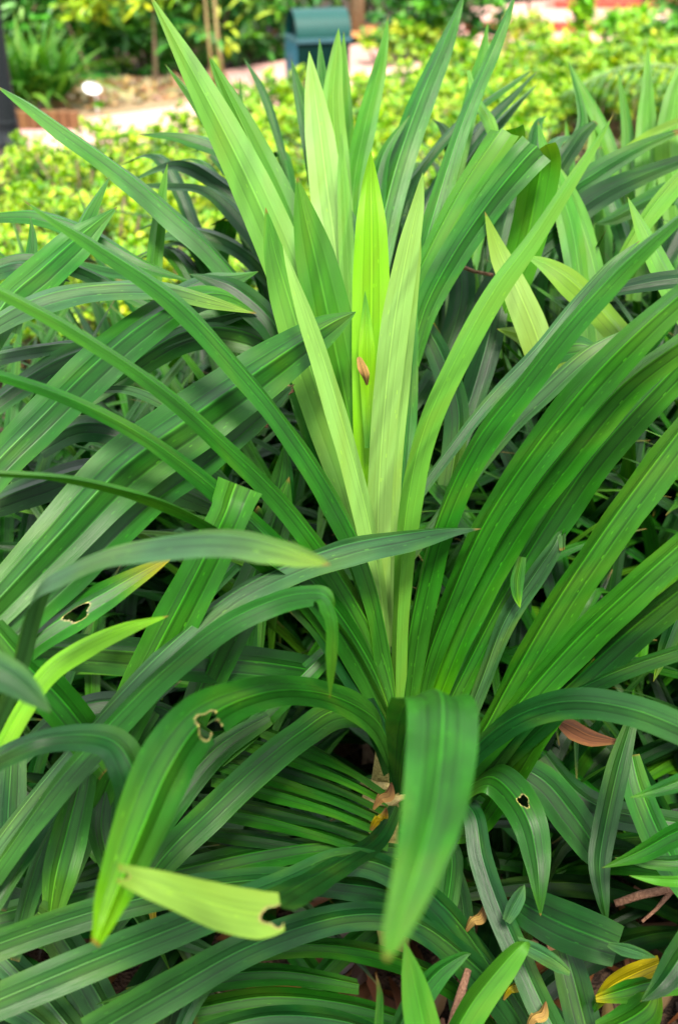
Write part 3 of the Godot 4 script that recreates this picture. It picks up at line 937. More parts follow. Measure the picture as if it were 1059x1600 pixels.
	# the torn leaf that arches to the lower left
	leaf(o, "green", "612,1190,115,26 588,1130,110,34 530,1092,103,42 455,1078,95,46 380,1092,88,60 312,1130,82,84 262,1200,77,92 222,1290,74,86 186,1380,71,62 163,1440,70,36 149,1476,69,14", {"keel": 0.2, "pleat": 0.1, "tip": "lime", "most": 0.06, "per": 30, "holes": [[0.47, 0.75, 0.014, 0.55], [0.488, 0.2, 0.022, 0.42]]})
	# the leaf that hangs towards the viewer
	leaf(o, "mid", "622,1240,117,24 628,1180,110,44 642,1125,98,78 662,1090,82,102 682,1083,75,106 691,1100,71,110 690,1160,66,112 678,1260,58,102 656,1345,52,80 634,1410,49,58 616,1460,47,38 603,1500,46,6", {"keel": 0.22, "pleat": 0.12, "tip": "fresh", "most": 0.06, "base": "teal"})
	# the bitten pale leaf end below it
	leaf(o, "teal", "618,1260,116,20 590,1310,110,30 530,1350,101,38 470,1385,88,46 425,1412,76,52", {"keel": 0.25, "most": 0.06, "burnt": false})
	leaf(o, "under", "440,1424,72,60 400,1428,71,78 335,1414,69,76 265,1390,67,56 215,1374,66,40 186,1364,65,28", {"keel": 0.12, "pleat": 0.05, "most": 0.06, "roll": -30, "per": 30, "base": "under", "tip": "under", "holes": [[0.06, 0.15, 0.1, 0.5], [0.97, 0.1, 0.09, 0.4]]})
	# lower left fan
	leaf(o, "green", "608,1130,118,30 530,1112,114,40 470,1146,111,46 400,1202,108,50 330,1268,106,52 262,1335,104,46 200,1420,104,24 170,1480,104,0", {"keel": 0.45, "pleat": 0.1, "burnt": false})
	leaf(o, "green", "606,1120,121,34 520,1062,119,50 420,1040,116,62 300,1030,113,64 180,1020,110,60 20,1010,106,54", {"keel": 0.45, "pleat": 0.16, "base": "mid", "burnt": false})
	var fan := [[1240, 470, 1172, 26], [1252, 440, 1184, 28], [1268, 425, 1206, 30], [1284, 410, 1226, 32], [1302, 390, 1250, 32], [1320, 372, 1272, 32], [1340, 345, 1296, 34], [1352, 330, 1322, 32]]
	for k in fan.size():
		var f = fan[k]
		var key: String = ["green", "mid", "dark", "green", "mid", "dark", "green", "dark"][k]
		var spec := ""
		var e := Vector2(f[1] - 70 + rng.randf_range(-25, 25), f[2] - 34 + rng.randf_range(-14, 10))
		for t in [0.0, 0.3, 0.65, 1.0]:
			var q := Vector2(606, f[0]).lerp(e, t)
			spec += "%f,%f,%f,%f " % [q.x, q.y - 10.0 * sin(PI * t), lerpf(121, 114.5 + (k % 3), t), f[3] * [0.5, 0.72, 0.85, 0.6][int(t * 3.1)]]
		leaf(o, key, spec, {"keel": 0.4, "pleat": 0.05, "base": "fresh", "burnt": false})
	# stem with old leaf scars
	var stem := mesh_in("stem", tube([on(612, 1330, 0.0) + Vector3(0, 0, 0.2), at(606, 1420, 1.26), at(600, 1310, 1.245), at(600, 1240, 1.24), at(610, 1150, 1.22), at(612, 1080, 1.21)], 0.020, 0.014, 12, 0.05), mottled(rgb(120, 110, 56), rgb(168, 156, 92), 0.05, 120, 0.8, 0.3, 8.0), o)
	for k in 2:
		var c := at(598 + k * 2, 1225 + k * 24, 1.215)
		var scale_ := []
		for i in 4: scale_.append(c + Vector3(0.016 * (i - 1.5), 0.004 * absf(i - 1.5), 0.008 - 0.005 * absf(i - 1.5)))
		mesh_in("leaf_scar", tube(scale_, 0.005, 0.0035, 7, 0.15), mottled(rgb(150, 130, 76), rgb(190, 172, 120), 0.05, 121 + k, 0.85, 0.2, 8.0), o)
	settle(o, Vector3(at(600, 1240, 1.24).x, 0, at(600, 1240, 1.24).z))

func back_plant() -> void:
	var o := plant(Vector3.ZERO, "pandan right behind the central one with erect tips in front of the mailbox")
	leaf(o, "pale", "540,620,150,26 532,480,150,44 522,380,150,52 511,300,150,52 500,210,150,46 491,145,150,30 483,80,150,0", {"keel": 0.3, "burnt": false})
	leaf(o, "mid", "545,600,156,26 530,420,157,40 516,260,158,36 506,160,158,28 499,60,158,0", {"keel": 0.4})
	leaf(o, "young", "548,600,153,26 536,420,153,44 526,260,154,42 520,160,154,34 525,90,154,20 529,44,154,0", {"keel": 0.4, "burnt": false})
	leaf(o, "fresh", "552,600,158,22 545,400,159,34 540,230,160,30 537,130,160,20 537,50,160,0", {"keel": 0.4})
	leaf(o, "green", "535,500,160,24 505,320,160,34 484,210,160,28 468,145,160,18 455,92,160,0", {"keel": 0.4})
	leaf(o, "young", "550,560,146,20 542,400,146,26 537,300,146,20 534,250,146,12 533,205,146,0", {"keel": 0.4, "burnt": false})
	leaf(o, "fresh", "552,560,155,24 550,400,156,34 553,290,157,34 570,200,158,34 587,130,159,26 599,75,159,14 606,26,160,0", {"keel": 0.4})
	leaf(o, "mid", "570,560,150,24 590,400,151,40 610,300,152,46 634,220,153,44 662,145,154,38 692,75,155,28 712,25,156,14 726,-14,156,0", {"keel": 0.5, "pleat": 0.05})
	leaf(o, "mid", "620,560,142,24 652,430,142,36 680,330,142,34 712,225,143,26 740,150,144,24 768,85,145,20 790,30,145,12 806,-14,146,0", {"keel": 0.5, "pleat": 0.0})
	leaf(o, "fresh", "700,330,160,20 726,200,162,26 742,130,163,24 754,80,164,14 762,34,164,0", {"keel": 0.4})
	leaf(o, "young", "732,110,158,6 742,150,156,12 762,185,154,20 772,215,154,16 770,240,154,0", {"keel": 0.3})
	leaf(o, "green", "580,520,165,18 620,330,166,18 660,260,167,16 720,190,168,14 800,130,170,8 830,110,170,0", {"keel": 0.4})
	leaf(o, "teal", "610,520,165,18 650,360,166,22 690,280,167,24 750,200,168,22 800,150,169,10 840,110,170,0", {"keel": 0.4})
	leaf(o, "grey", "640,470,168,18 690,330,170,24 740,240,171,24 790,180,172,14 840,130,173,0", {"keel": 0.4})
	# the two bent leaves
	leaf(o, "fresh", "620,560,140,24 640,470,139,32 672,395,138,38 722,300,137,40 768,230,136,42 786,204,136,42", {"keel": 0.4, "pleat": 0.2, "burnt": false})
	leaf(o, "olive", "792,206,136.3,48 793,222,138,46 776,258,140,44 744,312,142,34 706,366,144,16 690,390,145,0", {"keel": 0.3, "burnt": false, "base": "fresh"})
	leaf(o, "mid", "640,570,138,28 665,480,137,40 710,395,136,48 765,315,135,52 815,254,134,56 838,230,134,58", {"keel": 0.3, "pleat": 0.18, "burnt": false})
	leaf(o, "fresh", "840,231,134.3,54 846,254,137,58 838,300,139,60 826,360,141,60 806,430,143,54 786,500,145,40", {"keel": 0.25, "pleat": 0.14, "burnt": false, "base": "olive"})
	leaf(o, "grey", "556,430,150,24 556,390,150,30 550,350,150,24 545,322,150,0", {"keel": 0.25, "burnt": false})
	# leaves that lean left behind the large pale one
	leaf(o, "green", "520,560,150,22 480,430,151,30 440,330,152,26 400,260,152,22 300,215,152,24 216,210,152,0", {"keel": 0.5})
	leaf(o, "teal", "510,560,155,22 470,440,156,28 420,350,157,26 350,290,157,24 280,255,157,20 200,285,157,0", {"keel": 0.5})
	leaf(o, "dark", "505,560,153,22 460,470,153,26 400,370,153,24 330,300,153,18 262,290,153,12 200,290,153,0", {"keel": 0.4})
	leaf(o, "teal", "450,520,160,24 425,400,161,30 400,300,162,32 360,260,162,30 330,240,162,10", {"keel": 0.4})
	leaf(o, "green", "420,560,165,24 360,470,165,34 340,410,166,36 352,365,166,36 356,345,165,30", {"keel": 0.2, "burnt": false})
	leaf(o, "grey", "470,500,158,20 400,410,158,26 340,372,158,26 280,362,158,22 230,380,158,0", {"keel": 0.4})
	leaf(o, "mid", "470,640,160,20 440,540,160,22 395,420,160,20 400,430,160,0".replace("395,420,160,20 400,430,160,0", "390,300,160,16 375,120,160,0"), {"keel": 0.4})
	leaf(o, "green", "445,250,165,12 425,180,165,14 405,130,165,10 380,90,165,0", {"keel": 0.4})
	leaf(o, "mid", "560,440,152,20 580,330,152,36 600,240,152,20 640,180,152,0", {"keel": 0.4})
	for k in 26:
		var x := 600.0 + k * 9.0 + rng.randf_range(-10, 10)
		var lean := rng.randf_range(-60, 130)
		var top := rng.randf_range(150, 330)
		var d := rng.randf_range(162, 182)
		var w := rng.randf_range(18, 32)
		var sag := rng.randf_range(0, 40)
		leaf(o, ["green", "mid", "fresh", "teal", "mid", "grey"][k % 6], "%f,%f,%f,%f %f,%f,%f,%f %f,%f,%f,%f %f,%f,%f,0" % [x, 560, d, w * 0.8, x + lean * 0.2, lerpf(540, top, 0.45), d + 1, w, x + lean * 0.55, lerpf(540, top, 0.85), d + 2, w * 0.85, x + lean * 1.1, top + sag, d + 3], {"keel": 0.35, "most": 0.036})
	for k in 14:
		var x := 500.0 - k * 12.0 + rng.randf_range(-8, 8)
		var lean := rng.randf_range(-190, -50)
		var top := rng.randf_range(210, 400)
		var d := rng.randf_range(158, 176)
		var w := rng.randf_range(14, 26)
		leaf(o, ["teal", "green", "mid", "dark"][k % 4], "%f,%f,%f,%f %f,%f,%f,%f %f,%f,%f,%f %f,%f,%f,0" % [x, 580, d, w * 0.8, x + lean * 0.25, lerpf(560, top, 0.5), d + 1, w, x + lean * 0.65, lerpf(560, top, 0.95), d + 2, w * 0.85, x + lean * 1.1, top + 25, d + 3], {"keel": 0.35, "most": 0.034})
	settle(o, Vector3(at(545, 640, 1.55).x, 0, at(545, 640, 1.55).z))

func left_plants() -> void:
	var o := plant(Vector3.ZERO, "pandan at the left with two very broad dark leaves crossing below the long arching ones")
	leaf(o, "green", "-60,1000,96,60 20,915,98,76 90,840,100,88 190,735,103,100 300,655,107,100 400,585,110,86 480,530,113,62 520,505,115,40 556,487,117,0", {"keel": 0.45, "pleat": 0.2, "most": 0.065, "burnt": false})
	leaf(o, "green", "-60,1060,96,60 30,960,99,70 110,880,102,76 210,780,106,76 310,710,110,66 400,640,114,46 460,600,117,0", {"keel": 0.4, "pleat": 0.2, "most": 0.06})
	leaf(o, "green", "-70,800,108,56 0,720,110,66 70,650,112,70 140,580,115,70 215,515,118,64 290,470,121,50 350,462,123,24 402,490,125,0", {"keel": 0.3, "pleat": 0.18, "most": 0.06, "tip": "fresh"})
	leaf(o, "mid", "-40,560,118,50 10,475,120,62 65,425,122,64 115,380,124,54 150,350,125,28 184,323,126,0", {"keel": 0.35, "pleat": 0.2, "most": 0.06})
	leaf(o, "mid", "60,470,130,26 110,390,130,30 140,330,130,22 172,276,130,0", {"keel": 0.4})
	leaf(o, "grey", "-30,520,116,24 40,478,116,32 110,456,117,34 190,448,118,34 260,452,119,30 330,470,120,18 400,490,121,0", {"keel": 0.35, "pleat": 0.1, "tip": "olive"})
	leaf(o, "grey", "230,500,128,24 280,460,129,34 330,438,130,34 370,432,131,18 404,424,132,0", {"keel": 0.35, "tip": "fresh"})
	leaf(o, "dark", "450,560,126,30 420,500,126,44 370,455,126,44 330,437,126,20 296,428,126,0", {"keel": 0.35})
	leaf(o, "green", "100,640,125,30 190,580,126,50 290,520,127,60 380,520,128,60 470,570,129,40", {"keel": 0.3, "pleat": 0.15})
	leaf(o, "dark", "-20,560,128,20 60,545,128,26 130,540,128,20 200,565,128,0", {"keel": 0.3})
	leaf(o, "teal", "-20,640,124,30 50,590,125,40 120,555,126,46 220,530,127,44 330,500,128,30 420,480,129,0", {"keel": 0.4, "pleat": 0.15})
	leaf(o, "grey", "140,610,118,8 200,606,118,16 260,630,119,18 330,670,120,10", {"keel": 0.4})
	leaf(o, "teal", "60,700,120,30 130,665,121,44 220,680,122,44 310,720,123,30 380,780,124,10", {"keel": 0.4})
	leaf(o, "dark", "-20,790,118,40 60,760,120,50 150,735,122,50 260,760,124,40 350,800,126,20", {"keel": 0.4})
	leaf(o, "green", "-30,420,128,16 40,400,129,22 120,420,130,22 240,480,131,14 300,520,132,0", {"keel": 0.5})
	leaf(o, "mid", "-30,340,134,14 50,335,134,22 130,360,134,26 220,410,134,22 300,440,135,0", {"keel": 0.5})
	leaf(o, "mid", "20,520,132,20 40,440,132,24 50,380,132,16 48,340,132,0", {"keel": 0.4})
	leaf(o, "fresh", "245,520,140,20 240,430,140,26 246,360,140,24 254,300,140,14 262,255,140,0", {"keel": 0.4, "pleat": 0.1})
	leaf(o, "green", "300,520,145,20 240,440,146,20 160,420,147,16 90,400,148,0", {"keel": 0.4})
	leaf(o, "teal", "-20,430,125,18 30,415,125,24 80,428,126,18 110,440,126,0", {"keel": 0.4})
	settle(o, Vector3(at(-40, 900, 1.05).x, 0, at(-40, 900, 1.05).z))
	# the plant lower left
	var l := plant(Vector3.ZERO, "pandan at lower left with a snapped straight leaf and a yellow tipped holed leaf")
	leaf(l, "mid", "60,1480,112,30 110,1340,110,46 160,1200,108,62 225,1060,105,68 300,915,102,68 350,815,100,66 365,775,100,72 372,757,100,76", {"keel": 0.35, "pleat": 0.2, "burnt": false, "most": 0.06})
	leaf(l, "green", "260,1230,116,34 310,1090,114,54 350,1000,112,58 395,910,110,56 432,810,109,46 452,745,108,0", {"keel": 0.35, "pleat": 0.18})
	leaf(l, "dark", "395,900,112,30 415,840,111,46 432,785,110,46 442,735,109,28 445,692,108,0", {"keel": 0.3, "tip": "green"})
	leaf(l, "mid", "-40,1090,98,30 40,1010,99,44 110,960,100,54 170,925,101,44 225,893,102,26 274,867,103,0", {"keel": 0.25, "tip": "yellow", "per": 30, "holes": [[0.43, -0.2, 0.055, 0.3]]})
	leaf(l, "lime", "-60,1260,84,22 -10,1190,86,26 35,1110,87,28 75,1050,88,32 130,1012,89,32 200,980,90,24 264,962,91,0", {"keel": 0.3, "pleat": 0.05, "base": "green", "tip": "lime"})
	leaf(l, "grey", "-40,1200,78,30 20,1060,80,30 60,930,79,30 110,890,78,32 180,862,76,36 270,846,74,40 360,843,73,44 430,856,72,42 480,872,71,26 516,883,70,0", {"keel": 0.25, "pleat": 0.05, "tip": "olive", "roll": -14})  # grey colour stands in for whitish sky sheen along this arc
	leaf(l, "grey", "-60,1400,100,26 20,1290,101,30 110,1180,102,34 220,1060,102,38 300,985,103,40 370,930,104,42 450,890,105,44 540,858,106,42 630,840,107,32 700,829,108,16 752,826,108,0", {"keel": 0.5, "pleat": 0.0, "tip": "teal"})
	leaf(l, "green", "-60,1440,96,26 10,1340,94,28 90,1230,93,34 170,1140,92,38 260,1050,92,38 350,978,92,36 430,940,92,34 480,929,91,32 507,934,90,30 518,970,89,28 519,1020,88,24 517,1060,88,14 515,1092,88,0", {"keel": 0.4, "pleat": 0.0, "tip": "fresh"})
	leaf(l, "teal", "-60,1230,80,26 -10,1190,82,32 60,1158,84,38 130,1150,84,46 180,1162,83,56 205,1205,82,60 214,1260,82,50 222,1320,83,26 226,1370,84,0", {"keel": 0.3, "pleat": 0.1, "most": 0.05})
	leaf(l, "green", "-10,980,96,40 40,1040,97,60 90,1090,99,70 130,1140,101,66 170,1200,103,40", {"keel": 0.25})
	leaf(l, "grey", "-80,1000,66,44 -30,1030,66,60 20,1058,66,56 55,1088,66,34 80,1113,66,0", {"keel": 0.2, "burnt": true, "most": 0.05})  # sky sheen on this near tip painted as grey leaf colour
	leaf(l, "mid", "150,1120,104,14 125,1230,103,46 105,1310,102,58 90,1370,101,54 80,1430,101,30", {"keel": 0.45, "pleat": 0.16, "base": "fresh"})
	leaf(l, "green", "190,1120,105,20 120,1220,104,34 75,1310,103,32 45,1400,102,30 20,1500,101,20", {"keel": 0.4})
	leaf(l, "teal", "20,1180,104,40 15,1260,103,50 10,1340,102,50 -10,1420,101,40", {"keel": 0.3})
	leaf(l, "teal", "150,1190,100,16 90,1240,98,30 30,1340,96,34 -20,1430,94,26", {"keel": 0.4})
	leaf(l, "green", "240,1110,110,24 180,1200,109,44 160,1290,108,50 180,1370,107,34", {"keel": 0.3})
	leaf(l, "dark", "330,1150,112,24 250,1110,112,40 160,1100,111,46 80,1130,110,40 20,1190,109,30", {"keel": 0.4})
	leaf(l, "green", "420,1120,115,24 340,1170,114,40 270,1250,112,46 225,1330,110,40 200,1400,109,10", {"keel": 0.4})
	leaf(l, "mid", "520,1010,118,24 480,1050,117,34 410,1120,116,36 340,1190,114,20", {"keel": 0.4, "burnt": false})
	leaf(l, "yellow", "215,1300,106,10 228,1350,105,18 236,1400,105,18 240,1440,105,8", {"keel": 0.3, "tip": "yellow"})
	settle(l, Vector3(at(60, 1500, 1.15).x, 0, at(60, 1500, 1.15).z))

func right_plants() -> void:
	var o := plant(Vector3.ZERO, "pandan at the right with pale pointed tips standing before bare soil")
	leaf(o, "pale", "856,600,140,40 838,530,138,50 810,460,136,46 782,400,135,32 757,331,134,0", {"keel": 0.25, "pleat": 0.0, "per": 12, "tip": "olive", "burnt": true, "base": "pale"})
	leaf(o, "olive", "1000,560,140,40 940,490,139,44 890,440,138,44 855,415,138,26 820,399,138,0", {"keel": 0.25, "tip": "young"})
	leaf(o, "olive", "920,590,142,30 860,545,141,38 820,526,141,30 776,514,140,0", {"keel": 0.25})
	leaf(o, "young", "1090,520,136,34 1045,440,136,40 1020,390,136,34 1000,350,136,20 980,308,136,0", {"keel": 0.3})
	leaf(o, "fresh", "920,560,150,30 905,440,151,36 890,350,152,36 870,290,153,34 850,230,154,16 840,190,154,0", {"keel": 0.4, "pleat": 0.12})
	leaf(o, "young", "945,560,152,30 930,440,153,40 905,350,154,40 880,290,155,34 850,240,156,10", {"keel": 0.4})
	leaf(o, "dark", "720,560,150,30 770,450,152,40 850,370,154,44 930,310,156,40 1000,275,158,30 1080,245,160,16", {"keel": 0.15, "most": 0.036})
	leaf(o, "green", "760,520,152,24 840,400,154,30 880,310,156,36 930,270,157,36 1000,230,158,22 1060,205,159,8", {"keel": 0.15, "most": 0.034})
	leaf(o, "dark", "930,520,160,30 890,400,161,34 860,300,162,30 900,220,163,26 930,190,164,10", {"keel": 0.4})
	leaf(o, "grey", "610,830,125,14 690,720,126,18 760,630,127,20 840,545,127,22 900,470,127,20 955,410,126,14 1000,375,126,0", {"keel": 0.6, "pleat": 0.2})
	leaf(o, "grey", "630,880,130,16 720,760,130,20 780,680,129,26 850,610,128,28 920,548,127,24 990,510,127,0", {"keel": 0.6, "pleat": 0.25})
	leaf(o, "dark", "1100,430,130,26 1020,440,131,30 950,455,132,16 905,462,133,0", {"keel": 0.15, "most": 0.03, "tip": "mid"})
	leaf(o, "teal", "640,640,148,20 690,560,149,30 720,470,150,40 715,400,151,40 700,350,152,30", {"keel": 0.3})
	leaf(o, "dark", "700,760,140,30 715,650,140,40 690,560,140,40 655,500,140,30 630,480,140,0", {"keel": 0.4})
	leaf(o, "teal", "690,750,142,26 730,640,143,40 760,540,144,44 775,470,145,36", {"keel": 0.35})
	leaf(o, "young", "735,560,155,14 740,500,155,20 742,450,155,14 740,410,155,0", {"keel": 0.3})
	leaf(o, "mid", "880,300,170,20 880,250,171,24 850,150,172,18 800,90,173,0".replace("850,150,172,18 800,90,173,0", "910,190,172,18 887,95,173,0"), {"keel": 0.4})
	leaf(o, "green", "780,640,134,24 850,560,133,34 900,540,132,40 830,600,132,0".replace("830,600,132,0", "940,548,131,0"), {"keel": 0.35})
	settle(o, Vector3(at(850, 640, 1.55).x, 0, at(850, 640, 1.55).z))
	# farther right
	var f := plant(Vector3.ZERO, "bright young pandan farthest right with upright tips below the palm frond")
	leaf(f, "young", "1010,400,190,26 1012,280,190,40 1010,200,191,34 1011,140,191,20 1011,70,192,0", {"keel": 0.3, "burnt": false})
	leaf(f, "young", "1060,400,186,30 1050,280,186,46 1045,220,187,44 1055,150,187,34 1080,70,188,10", {"keel": 0.3, "burnt": false})
	leaf(f, "fresh", "1000,380,195,22 985,270,195,26 980,200,195,18 972,150,195,10 964,104,195,0", {"keel": 0.4})
	leaf(f, "fresh", "975,330,196,20 955,230,196,24 930,175,197,18 905,130,197,10 885,92,198,0", {"keel": 0.4})
	leaf(f, "mid", "950,350,200,20 935,280,200,24 950,230,200,16 945,190,200,0", {"keel": 0.4})
	leaf(f, "olive", "940,260,186,8 1000,215,184,10 1040,195,182,12 1090,175,180,10", {"keel": 0.4, "burnt": false})
	leaf(f, "young", "960,420,150,16 1010,340,149,26 1050,290,148,26 1090,245,147,16", {"keel": 0.4, "burnt": false})
	leaf(f, "green", "1080,330,170,30 1060,300,170,40 1020,310,171,34 960,340,172,20 930,350,172,0", {"keel": 0.4})
	leaf(f, "green", "990,420,176,24 965,340,176,30 945,280,177,26 935,230,177,10", {"keel": 0.4})
	leaf(f, "dark", "1030,420,172,24 1060,360,172,34 1090,320,172,30", {"keel": 0.4, "burnt": false})
	for k in 16:
		var x := 900.0 + k * 11.0 + rng.randf_range(-8, 8)
		var lean := rng.randf_range(-90, 90)
		var top := rng.randf_range(140, 300)
		var d := rng.randf_range(178, 212)
		var w := rng.randf_range(18, 30)
		leaf(f, ["fresh", "mid", "green", "young"][k % 4], "%f,%f,%f,%f %f,%f,%f,%f %f,%f,%f,%f %f,%f,%f,0" % [x, 470, d, w * 0.8, x + lean * 0.25, lerpf(470, top, 0.4), d + 1, w, x + lean * 0.6, lerpf(470, top, 0.75), d + 2, w * 0.8, x + lean, top, d + 3], {"keel": 0.35, "burnt": false})
	settle(f, Vector3(at(1010, 430, 1.95).x, 0, at(1010, 430, 1.95).z))

func front_plants() -> void:
	var o := plant(Vector3.ZERO, "pandan low at the bottom centre whose teal leaves arch over to the left corner")
	# long arcs from the lower right over to the lower left
	leaf(o, "teal", "830,1640,116,30 770,1530,113,40 700,1430,110,46 620,1365,107,46 540,1345,104,46 440,1385,100,50 300,1440,95,56 150,1500,91,60 -40,1580,88,60", {"keel": 0.35, "pleat": 0.12, "burnt": false, "most": 0.055})
	leaf(o, "teal", "845,1640,118,30 800,1560,116,40 730,1470,113,50 630,1402,109,50 520,1380,105,46 400,1376,102,46 250,1398,98,48 100,1440,95,50 -40,1490,92,48", {"keel": 0.35, "pleat": 0.12, "burnt": false, "most": 0.055})
	leaf(o, "teal", "835,1660,113,30 790,1570,111,40 720,1495,108,46 640,1440,105,46 540,1432,101,46 400,1475,97,54 270,1545,93,64 140,1620,89,66", {"keel": 0.35, "pleat": 0.12, "burnt": false, "most": 0.055})
	leaf(o, "green", "800,1640,117,24 720,1550,115,30 620,1500,112,34 500,1478,109,34 380,1490,106,30 260,1530,104,24 150,1570,102,0", {"keel": 0.35, "burnt": false})
	leaf(o, "green", "640,1330,122,20 520,1320,120,34 400,1335,117,44 250,1370,113,50 100,1405,110,48 -30,1440,108,44", {"keel": 0.4, "pleat": 0.12, "burnt": false})
	leaf(o, "green", "560,1540,112,24 440,1520,110,36 320,1530,108,40 200,1560,106,40", {"keel": 0.4})
	leaf(o, "green", "700,1620,112,24 560,1575,110,40 420,1560,108,46 300,1580,106,40", {"keel": 0.4})
	leaf(o, "teal", "640,1640,106,30 540,1600,104,44 420,1590,102,44 300,1620,100,40", {"keel": 0.4})
	leaf(o, "teal", "360,1500,100,20 320,1540,99,26 290,1590,98,26 270,1650,97,20", {"keel": 0.4})
	# near tips
	leaf(o, "fresh", "672,1680,86,60 664,1620,86,58 652,1560,86,48 642,1515,86,30 632,1472,86,0", {"keel": 0.3, "pleat": 0.1, "burnt": false})
	leaf(o, "green", "592,1660,92,12 592,1600,92,14 593,1555,92,10 587,1520,92,0", {"keel": 0.3, "tip": "dry"})
	leaf(o, "green", "600,1660,97,34 640,1580,97,44 680,1525,97,36 720,1495,97,16 735,1490,97,0", {"keel": 0.5})
	leaf(o, "fresh", "700,1640,98,44 740,1570,98,50 785,1512,98,42 815,1478,98,24 826,1473,99,6", {"keel": 0.7, "pleat": 0.0, "burnt": false, "base": "mid"})
	leaf(o, "grey", "812,1474,101,20 845,1490,102,26 870,1505,103,22 890,1520,103,8", {"keel": 0.2, "burnt": false})
	settle(o, Vector3(at(830, 1640, 1.2).x, 0, at(830, 1640, 1.2).z))
	# lower left greyish leaves
	var g := plant(Vector3.ZERO, "greyish pandan in the bottom left corner behind the long teal arcs")
	leaf(g, "grey", "200,1660,104,50 170,1590,103,60 125,1510,102,64 85,1450,101,56 58,1425,100,44", {"keel": 0.3, "pleat": 0.16, "burnt": false})
	leaf(g, "grey", "-20,1470,104,40 20,1510,103,50 70,1560,102,54 120,1620,101,50", {"keel": 0.3, "pleat": 0.14, "burnt": false})
	leaf(g, "teal", "60,1400,106,30 110,1500,104,50 140,1580,103,54 150,1660,102,50", {"keel": 0.3, "burnt": false})
	leaf(g, "grey", "-20,1560,100,40 40,1580,100,50 90,1620,100,40", {"keel": 0.3, "burnt": false})
	settle(g, Vector3(at(150, 1650, 1.1).x, 0, at(150, 1650, 1.1).z))
	# lower right
	var r := plant(Vector3.ZERO, "pandan at lower right with a curled holed leaf and a blunt broad one")
	leaf(r, "teal", "640,1270,118,20 700,1255,116,30 738,1270,114,34 752,1340,112,36 775,1410,110,38 805,1480,108,40 840,1560,106,44 880,1640,104,44", {"keel": 0.35, "pleat": 0.05, "burnt": false, "base": "teal"})
	leaf(r, "green", "735,1230,114,30 768,1215,112,50 800,1240,110,60 826,1285,108,56 838,1340,107,44 842,1390,106,24 844,1432,106,0", {"keel": 0.2, "pleat": 0.05, "per": 30, "holes": [[0.4, 0.25, 0.03, 0.24]]})
	leaf(r, "green", "760,1180,120,30 840,1215,119,52 890,1270,118,60 930,1330,117,46 950,1380,116,0", {"keel": 0.3, "pleat": 0.1})
	leaf(r, "dark", "800,1400,112,40 830,1420,110,66 880,1445,108,78 930,1465,106,76 965,1478,105,66", {"keel": 0.2, "pleat": 0.05, "burnt": false, "most": 0.055, "roll": 30})
	leaf(r, "grey", "950,1475,102,8 975,1482,101,22 1000,1490,100,18 1024,1496,99,0", {"keel": 0.3, "burnt": false})
	leaf(r, "grey", "790,1440,106,14 800,1420,106,24 811,1400,106,20 819,1382,106,0", {"keel": 0.3, "burnt": false})
	leaf(r, "dark", "985,1130,114,20 965,1200,113,38 945,1290,112,40 936,1350,111,36 942,1410,110,20 948,1445,110,0", {"keel": 0.3})
	leaf(r, "green", "1100,1205,96,30 1060,1222,96,30 1020,1236,96,18 984,1246,96,0", {"keel": 0.25, "tip": "fresh"})
	leaf(r, "green", "1100,1285,100,40 1050,1305,101,36 1000,1332,102,30 940,1356,103,0", {"keel": 0.35})
	leaf(r, "fresh", "1100,1372,98,18 1060,1376,98,20 1020,1374,99,14 982,1368,99,0", {"keel": 0.35})
	leaf(r, "green", "1100,1330,104,26 1060,1346,104,28 1010,1345,104,20 960,1340,104,0", {"keel": 0.35})
	leaf(r, "mid", "930,1560,106,10 975,1548,105,34 1020,1536,104,38 1090,1530,103,40", {"keel": 0.35, "pleat": 0.14, "burnt": false, "base": "yellow"})
	leaf(r, "yellow", "925,1575,108,14 950,1545,107,30 985,1525,106,36 1030,1505,105,26", {"keel": 0.2, "tip": "yellow", "base": "green", "burnt": false})
	leaf(r, "green", "930,1610,104,30 970,1600,103,60 1010,1575,102,62 1024,1545,102,20", {"keel": 0.2, "tip": "olive"})
	leaf(r, "dark", "880,1480,110,40 895,1530,109,54 910,1590,108,56 925,1650,107,56", {"keel": 0.2, "burnt": false})
	leaf(r, "dark", "1100,1440,100,60 1060,1500,99,56 1030,1540,98,36 1000,1565,98,0", {"keel": 0.25})
	leaf(r, "green", "700,1330,124,20 720,1400,123,30 730,1480,121,34 760,1560,119,30", {"keel": 0.35})
	leaf(r, "green", "690,1300,122,24 705,1340,121,36 700,1400,120,36 690,1460,119,24", {"keel": 0.4})
	leaf(r, "mid", "830,1560,112,20 860,1580,111,30 890,1620,110,34", {"keel": 0.4, "burnt": false})
	leaf(r, "teal", "660,1240,120,24 720,1270,119,30 690,1330,118,34 670,1390,117,28", {"keel": 0.4})
	leaf(r, "green", "1100,1420,112,40 1040,1330,113,54 1000,1240,114,46 985,1180,115,30", {"keel": 0.3})
	leaf(r, "dark", "850,1180,124,30 900,1240,123,46 960,1270,122,46 1080,1290,121,36", {"keel": 0.3})
	leaf(r, "teal", "1100,880,112,20 1060,960,112,30 1040,1010,112,26 1020,1065,112,0", {"keel": 0.3, "tip": "olive"})
	leaf(r, "grey", "720,1150,119,20 755,1060,118,26 790,970,117,30 835,900,116,30 862,860,115,24 876,835,115,16 878,860,114,8", {"keel": 0.3})
	leaf(r, "mid", "815,870,114,14 808,905,114,22 808,930,114,16 812,950,114,0", {"keel": 0.3, "tip": "lime"})
	settle(r, Vector3(at(900, 1500, 1.3).x, 0, at(900, 1500, 1.3).z))

